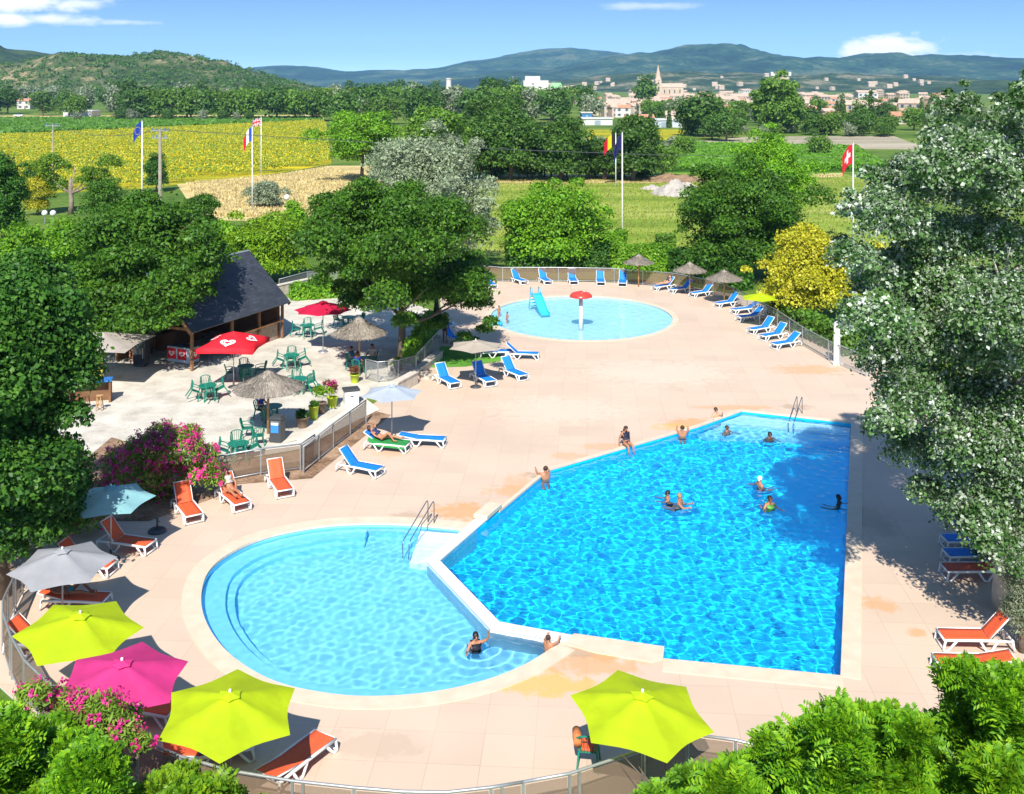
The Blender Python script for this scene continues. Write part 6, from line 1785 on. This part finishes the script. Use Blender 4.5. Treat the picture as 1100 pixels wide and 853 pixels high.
def flagpole(lab, px, ytop, ybase, colf, mats, w_, h_, droop, side, seed, stars=False):
    g = G(px, ybase); s = g.y / FPX; H_ = CAM_H - (ytop - HOR) * s
    t = thing('flagpole', lab, 'flagpole', g, 0, 'flagpoles beyond the pool')
    b = MB(); b.tube([(0, 0, 0), (0, 0, H_ * .5), (0, 0, H_)], [.085, .07, .05], 10); b.build('pole', mat('white pole', (.74, .75, .76), .35, .04, 2), t, True)
    b = MB(); b.ball((0, 0, H_ + .06), .09, 10, 6); b.build('finial', ALU, t, True)
    b = MB(); b.lathe([(0, 0), (.2, 0), (.2, .12), (.1, .16), (0, .16)], 12, cap=False); b.build('base', STEEL, t)
    f = cloth_grid(w_, h_, 24, 18, colf, mats, droop, .07, seed, side).build('flag', mats, t, True)
    f.location = (side * .06, 0, H_ - .1)
    if stars:
        b = MB()
        for k in range(12):
            a = k * PI / 6; cx, cz = .42 * w_ * side * (1 - droop * .45) + .24 * w_ * math.cos(a) * side * .8, -h_ / 2 + .3 * h_ * math.sin(a) - droop * .25 * w_ * .8
            pts = [(cx + (.075 if q % 2 == 0 else .03) * math.cos(PI / 2 + q * PI / 5), -.10 , cz + (.075 if q % 2 == 0 else .03) * math.sin(PI / 2 + q * PI / 5)) for q in range(10)]
            b.add(pts + [(p[0], p[1] + .2, p[2]) for p in pts], [tuple(range(10)), tuple(range(10, 20))[::-1]])
        b.build('stars', F_YEL, f)
    return t
flagpole('white flagpole with a drooping blue European flag before the sunflower field', 152.6, 130, 236, lambda x, z: 0, [F_BLUE], 1.7, 1.5, .9, -1, 0, True)
flagpole('white flagpole with the French blue white red flag', 271, 136, 228, lambda x, z: 0 if x < .34 else (1 if x < .67 else 2), [F_MID, F_WHITE, F_RED], 1.9, 1.7, 1.0, -1, 1)
def jack(x, z):
    if abs(x - .5) < .06 or abs(z - .5) < .10: return 2
    if abs(x - .5) < .11 or abs(z - .5) < .17: return 1
    d = min(abs(x - z), abs(x - (1 - z)))
    return 2 if d < .035 else (1 if d < .11 else 0)
flagpole('white flagpole with the British flag behind the French one', 280.5, 126, 190, jack, [F_NAVY, F_WHITE, F_RED], 1.7, 1.3, .3, -1, 2)
flagpole('white flagpole with the black yellow red Belgian flag', 661.5, 143, 200, lambda x, z: 0 if x < .34 else (1 if x < .67 else 2), [F_BLK, F_YEL, F_RED], 2.6, 2.0, .7, -1, 3)
flagpole('tall white flagpole with a hanging dark blue flag on the meadow', 668.5, 143, 262, lambda x, z: 0, [F_NAVY], 1.7, 1.5, 1.2, -1, 4)
flagpole('white flagpole with a red and white cross flag beside the poplar', 916.5, 154, 264, lambda x, z: 1 if (abs(x - .5) < .1 and abs(z - .5) < .32) or (abs(z - .5) < .11 and abs(x - .5) < .3) else 0, [F_RED, F_WHITE], 1.7, 1.9, .9, -1, 5)
def utility(lab, px, ytop, ybase, r_, arms):
    g = G(px, ybase); s = g.y / FPX; H_ = CAM_H - (ytop - HOR) * s
    t = thing('utility_pole', lab, 'utility pole', g, 0, 'utility poles')
    b = MB(); b.tube([(0, 0, 0), (0, 0, H_)], [r_, r_ * .7], 8); b.build('pole', mat('weathered concrete pole', (.30, .26, .22), .9, .2, 3), t)
    for k in range(arms):
        b = MB(); b.box((0, 0, H_ - .15 - .9 * k), (2.2 - .2 * k, .12, .12)); a = b.build('cross_arm', STEEL, t)
        for x in (-.95, -.5, 0, .5, .95):
            b = MB(); b.lathe([(0, 0), (.05, 0), (.08, .08), (.05, .14), (.08, .2), (.03, .3), (0, .3)], 8, (x * (1 - .1 * k), 0, H_ - .09 - .9 * k), cap=False)
            b.build('insulator', mat('blue glass insulator', (.10, .20, .34), .15, .1, 4), a)
    return t, H_
u1, h1 = utility('weathered concrete utility pole with insulators before the sunflower field', 172, 139, 232, .26, 2)
u2, h2 = utility('slim pale utility pole rising behind the half bare pine', 57, 134, 205, .16, 1)
u3, h3 = utility('thin utility pole far right of the chimney among the trees', 551, 82, 112, .35, 1)
cb_ = thing('power_line', 'thin overhead power cables between the two poles at the sunflower field', 'cable', u2.location + Vector((0, 0, h2)))
b = MB()
for k in (-.7, 0, .7):
    a = Vector((k, 0, 0)); e = u1.location + Vector((k, 0, h1)) - cb_.location
    b.tube([a.lerp(e, i / 10) - Vector((0, 0, 1.2 * math.sin(PI * i / 10))) for i in range(11)], .016, 4)
    q = e + Vector((150, -12, -1)); b.tube([e.lerp(q, i / 10) - Vector((0, 0, 2.5 * math.sin(PI * i / 10))) for i in range(11)], .016, 4)
b.build('cables', DARKM, cb_)
for px, yt, yb, lab in ((308, 211, 232, 'white globe lamp on a short post near the dry grass'), (48, 228, 240, 'white globe lamp low beside the yellow cypress'), (57, 228, 242, 'second white globe lamp right of the yellow cypress')):
    g = G(px, yb); s = g.y / FPX; H_ = (yb - yt) * s
    t = thing('globe_lamp', lab, 'lamp', g); b = MB(); b.tube([(0, 0, 0), (0, 0, H_ - .3)], .05, 8); b.build('post', STEEL, t)
    b = MB(); b.ball((0, 0, H_ - .1), .34, 14, 9); b.build('globe', WHITEP, t, True)
# heaps at the meadow edge
def heap(name, lab, px, py, rx, ry, h, m, seed):
    g = G(px, py); n = 26; b = MB(); vs = []; fs = []
    for i in range(n + 1):
        for j in range(n + 1):
            x, y = (i / n * 2 - 1), (j / n * 2 - 1); r_ = math.hypot(x, y)
            z = h * max(0, 1 - r_ ** 1.6) * (1 + .5 * mnoise.fractal(Vector((x * 2.2, y * 2.2, seed)), .9, 2, 5)) + .12 * mnoise.noise(Vector((x * 12, y * 12, seed)))
            vs.append((x * rx, y * ry, z - .05))
    for i in range(n):
        for j in range(n): a = i * (n + 1) + j; fs.append((a, a + n + 1, a + n + 2, a + 1))
    b.add(vs, fs); o = b.build(name, m); o.location = g; tag(o, lab, 'heap')
M_HEAP = mat('grey gravel', (.30, .27, .23), .9, .2, 2, bump=.8, alt=(.42, .38, .33))
heap('gravel_heap', 'pale grey heap of gravel at the end of the meadow', 730, 208, 4.2, 5, 1.9, M_HEAP, 1)
heap('earth_heap', 'reddish brown heap of earth and branches behind the gravel heap', 722, 194, 5.5, 4, 1.1, mat('brown earth', (.22, .14, .08), .95, .3, 1, bump=.8), 2)
heap('gravel_heap', 'small pale stone pile left of the large gravel heap', 700, 203, 1.8, 2, .6, M_HEAP, 3)
# ================================================================== the town behind the fields
WALLS = [mat('cream render', (.46, .38, .29), .85, .12, .4), mat('white render', (.52, .50, .46), .85, .08, .4), mat('ochre render', (.40, .30, .20), .85, .15, .4), mat('pink render', (.44, .33, .27), .85, .12, .4)]
TILE = mat('terracotta tiles', (.36, .16, .09), .85, .3, .8, alt=(.48, .26, .16)); TILE2 = mat('weathered tiles', (.38, .27, .20), .85, .25, .8, alt=(.52, .40, .31))
WIN = mat('dark window glass', (.05, .06, .08), .2, .2, 1); SHUT = mat('blue grey shutters', (.22, .28, .32), .7, .1, 1)
def gable(b, w_, d_, z0, rise, over=.4, mi=0):
    x, y = w_ / 2 + over, d_ / 2 + over
    b.add([(-x, -y, z0), (x, -y, z0), (x, y, z0), (-x, y, z0), (-x, 0, z0 + rise), (x, 0, z0 + rise)], [(0, 1, 5, 4), (2, 3, 4, 5), (1, 2, 5), (3, 0, 4), (3, 2, 1, 0)], mi)
def house_proto(w_, d_, h, rise, wm, rm, floors, seed):
    t = thing('town_house', 'house', 'house'); random.seed(seed)
    b = MB(); b.box((0, 0, h / 2), (w_, d_, h)); b.build('wall', wm, t)
    b = MB(); gable(b, w_, d_, h + .01, rise); r_ = b.build('roof', rm, t)
    b = MB(); b.box((w_ * .25, .6, h + rise * .9), (.7, .6, 1.6)); b.build('chimney', wm, r_)
    n = max(2, int(w_ / 3.2))
    for f in range(floors):
        for k in range(n):
            x = (k + .5) / n * w_ - w_ / 2
            b = MB(); b.box((x, -d_ / 2 - .03, 1.6 + f * 2.9), (1.1, .06, 1.4)); wd = b.build('window', WIN, t)
            b = MB()
            for s in (-1, 1): b.box((x + s * .85, -d_ / 2 - .05, 1.6 + f * 2.9), (.5, .05, 1.45))
            b.build('shutters', SHUT, wd)
    b = MB(); b.box((w_ * .12, -d_ / 2 - .04, 1.05), (1.0, .06, 2.1)); b.build('door', WOOD, t)
    return t
HP = [house_proto(12, 9, 6, 2.2, WALLS[0], TILE2, 2, 1), house_proto(9, 8, 5.6, 2.0, WALLS[1], TILE, 2, 2), house_proto(15, 9, 3.4, 2.2, WALLS[0], TILE, 1, 3), house_proto(10, 9, 8.6, 2.0, WALLS[2], TILE2, 3, 4), house_proto(8, 8, 6, 2.0, WALLS[3], TILE2, 2, 5), house_proto(14, 10, 9, 1.8, WALLS[1], TILE2, 3, 6)]
HNAME = ['cream two storey house with weathered tile roof', 'white two storey house with terracotta roof', 'long low cream house with terracotta roof', 'tall ochre house with weathered tile roof', 'small pink house with weathered tile roof', 'wide white three storey house']
HU = set(); random.seed(77)
def house(k, px, py, where, grp, sc=1.0, rz=None):
    g = G(px, py); rz = random.uniform(-.6, .6) if rz is None else rz
    lab = HNAME[k] + ' ' + where
    if k not in HU:
        HU.add(k); o = HP[k]; o.location = g; o.rotation_euler = (0, 0, rz); o['label'] = lab; o['group'] = grp
    else: o = dup(HP[k], g, rz, lab, grp)
    o.scale = (sc * .8,) * 3
    return o
for i in range(80):
    px = random.uniform(655, 805); py = random.uniform(101.8, 112) if i < 34 else random.uniform(109, 126)
    house(random.choice([0, 0, 1, 3, 4, 5]) if py < 106 else random.choice([0, 2, 4]), px, py, 'near the church spire', 'old town around the church', random.uniform(.85, 1.2))
for i in range(66):
    px = random.uniform(858, 1020); py = random.uniform(103, 116) if i < 30 else random.uniform(112, 134)
    house(random.choice([0, 1, 2, 3, 4]), px, py, 'right of the domed tree', 'houses right of the domed tree', random.uniform(.8, 1.15))
for i in range(16):
    px = random.uniform(335, 660); py = random.uniform(103, 116)
    house(random.choice([0, 1, 2, 4]), px, py, 'among trees left of the town', 'scattered houses left of the town', random.uniform(.8, 1.1))
for px, py, k, s_, lab in ((642, 124, 2, .95, 'just behind the blue shed'), (668, 126, 1, 1.0, 'right of the blue shed'), (632, 122, 4, 1.1, 'above the blue shed'), (693, 137, 1, .8, 'below the spire'), (728, 136, 0, .9, 'at the end of the grey building')):
    house(k, px, py, lab, 'nearest houses before the town', s_, random.uniform(-.2, .2))
for px, py, k, s_, lab in ((905, 131, 2, 1.0, 'in front of the cypresses'), (770, 124, 2, 1.2, 'beside the domed tree'), (970, 133, 2, 1.1, 'nearest the poplar'), (948, 128, 1, 1.1, 'behind the red flag'), (930, 113, 5, 1.3, 'highest on the slope')):
    house(k, px, py, lab, 'nearest houses before the town', s_, random.uniform(-.2, .2))
house(1, 27, 117, 'in woods below the scrub hill', 'houses below the hills', 1.1)
house(2, 20, 111, 'half hidden under the hill', 'houses below the hills', 1.0)
# church with tower and spire
g = G(707, 104.8); s = g.y / FPX
t = thing('church', 'stone church with a tall pointed spire above the town roofs', 'church', g)
STN = mat('pale church stone', (.46, .36, .27), .85, .12, .3)
b = MB(); b.box((0, 0, 10), (7, 7, 20)); b.build('tower', STN, t)
b = MB(); b.lathe([(4.3, 20), (3.0, 24), (.15, 38)], 8, cap=False); sp = b.build('spire', mat('spire stone', (.50, .36, .28), .85, .12, .3), t)
b = MB(); b.box((0, 0, 39), (.2, .2, 2)); b.box((0, 0, 39.3), (1.0, .2, .2)); b.build('cross', DARKM, sp)
b = MB(); b.box((16, 4, 6), (26, 12, 12)); b.build('nave', STN, t)
b = MB(); gable(b, 26, 12, 0, 4.5); r_ = b.build('nave_roof', TILE2, t); r_.location = (16, 4, 12.02)
for zz_ in (16.5, 11):
    b = MB(); b.box((0, -3.53, zz_), (1.5, .08, 2.6)); b.build('belfry_opening', WIN, t)
for k in range(4): b = MB(); b.box((7 + k * 6, -2.03, 7), (1.2, .08, 4)); b.build('window', WIN, t)
# white building with green flank, chimney tower, tank, sheds
g = G(581, 118.5)
t = thing('white_building', 'large white stepped building with a green painted flank above the tree belt', 'building', g)
WM = mat('bright white render', (.50, .50, .48), .8, .05, .4)
b = MB(); b.box((0, 0, 6), (30, 12, 12)); b.build('wall', WM, t)
b = MB(); b.box((-3, 2, 15), (15, 10, 6)); b.box((-5, 2, 19.3), (9, 8, 2.6)); b.build('upper_storey', WM, t)
b = MB(); b.box((9.2, 1, 14.3), (9, 9, 4.6), taper=.6); b.build('green_flank', mat('green paint', (.20, .46, .20), .7, .1, .4), t)
b = MB(); gable(b, 11, 8, 0, 2.5); o = b.build('roof', TILE, t); o.location = (-11, 1, 12.02)
for f in range(3):
    for k in range(6):
        b = MB(); b.box((-12.5 + k * 5, -6.05, 2.6 + f * 3.4), (2.2, .1, 1.5)); b.build('window', WIN, t)
g = G(482, 112); s = g.y / FPX
t = thing('chimney_tower', 'slim white tower rising from the trees left of the town', 'tower', g)
b = MB(); b.tube([(0, 0, 0), (0, 0, CAM_H - (85 - HOR) * s)], [2.6, 1.9], 12); b.build('shaft', WALLS[1], t)
b = MB(); b.lathe([(0, 0), (2.3, 0), (2.3, .8), (0, .8)], 12, (0, 0, CAM_H - (85 - HOR) * s), cap=False); b.build('crown_ring', WM, t)
g = at_depth(838, 80, 1900)
t = thing('water_reservoir', 'long flat white reservoir on the hillside behind the domed tree', 'building', (g.x, g.y, g.z - 30))
b = MB(); b.box((0, 0, 31), (36, 14, 7)); b.build('tank', WM, t)
b = MB(); b.box((0, 0, 13), (30, 10, 28)); b.build('base', STN, t)
def shed(lab, px0, px1, py, h, wm, rm, d_=12, cat='shed'):
    a, c = G(px0, py), G(px1, py); w_ = c.x - a.x
    t = thing('warehouse', lab, cat, ((a.x + c.x) / 2, a.y, 0))
    b = MB(); b.box((0, d_ / 2, h / 2), (w_, d_, h)); b.build('wall', wm, t)
    b = MB(); b.box((0, d_ / 2, h + .21), (w_ + .8, d_ + .8, .4)); b.build('roof', rm, t)
    b = MB(); b.box((0, -.04, h * .4), (min(5, w_ * .2), .06, h * .7)); b.build('gate', SHUT, t)
shed('blue walled shed before the broad red roofed house', 625, 636, 129.5, 3.2, mat('blue cladding', (.03, .16, .34), .5, .08, .5), WALLS[1])
shed('long low white building right of the blue shed', 626, 658, 134.5, 2.4, WM, WM)
shed('long grey walled building along the road before the town', 690, 741, 137, 2.6, mat('grey cladding', (.42, .47, .52), .6, .08, .4), mat('grey roofing', (.55, .58, .60), .6, .08, .4))
shed('low pale greenhouse at the far edge of the crop field', 68, 98, 125.5, 2.6, mat('pale greenhouse film', (.55, .58, .60), .4, .06, .5), mat('greenhouse roof', (.66, .68, .70), .4, .05, .5), cat='greenhouse')
for px, py, lab, c in ((20, 125.5, 'white car parked at the far edge of the crop field', (.75, .75, .75)), (125, 126, 'dark red car at the far edge of the crop field', (.18, .05, .04))):
    g = G(px, py); t = thing('parked_car', lab, 'car', g)
    b = MB(); b.box((0, 0, .65), (4.3, 1.8, .7)); b.build('body', mat('car paint %.2f' % c[0], c, .25, .03, 1), t, bevel=.15)
    b = MB(); b.box((-.2, 0, 1.25), (2.4, 1.6, .6), taper=.8); b.build('cabin', WIN, t, bevel=.08)
    for x in (-1.35, 1.35):
        for s_ in (-1, 1):
            b = MB(); b.tube([(x, s_ * .75, .33), (x, s_ * .92, .33)], .33, 14); b.build('wheel', DARKM, t)
# villas dotted on the foothill behind the town
random.seed(5)
hv = thing('hill_villa', 'pale villa dotted on the wooded foothill behind the town', 'house', (0, 0, 0), 0, 'villas on the foothill')
b = MB(); b.box((0, 0, 3.5), (14, 10, 9)); b.build('wall', WALLS[0], hv)
b = MB(); gable(b, 14, 10, 8.02, 3); b.build('roof', TILE2, hv)
vl = []
deps = bpy.context.evaluated_depsgraph_get(); deps.update()
k = 0
for i in range(200):
    px = random.uniform(560, 830) if i % 3 else random.uniform(830, 1000); py = random.uniform(82, 97)
    d = Vector(((px - CX) / FPX, 1, (HOR - py) / FPX)).normalized()
    hit, loc, nrm, idx, ob, mw = SC.ray_cast(deps, Vector((0, 1700, CAM_H)) + Vector((d.x / d.y * 1700, 0, d.z / d.y * 1700)), d)
    if not hit or not ob.name.startswith('foothill'): continue
    if k == 0: hv.location = loc
    else: dup(hv, loc, random.uniform(-.5, .5), scale=random.uniform(.4, .8))
    k += 1
    if k >= 42: break

# ================================================================== air
m = bpy.data.materials.new('thin summer haze'); m.use_nodes = True
nt = m.node_tree; nt.nodes.clear()
o_ = nt.nodes.new('ShaderNodeOutputMaterial'); pv = nt.nodes.new('ShaderNodeVolumePrincipled')
pv.inputs['Color'].default_value = (.30, .62, 1.0, 1); pv.inputs['Density'].default_value = 8e-5; pv.inputs['Anisotropy'].default_value = 0
nt.links.new(pv.outputs[0], o_.inputs['Volume'])
b = MB(); b.box((0, (BY0 + BY1) / 2 + 50, 124), (2 * BX + 200, BY1 - BY0 + 400, 256))
hz = b.build('haze', m); hz['kind'] = 'stuff'
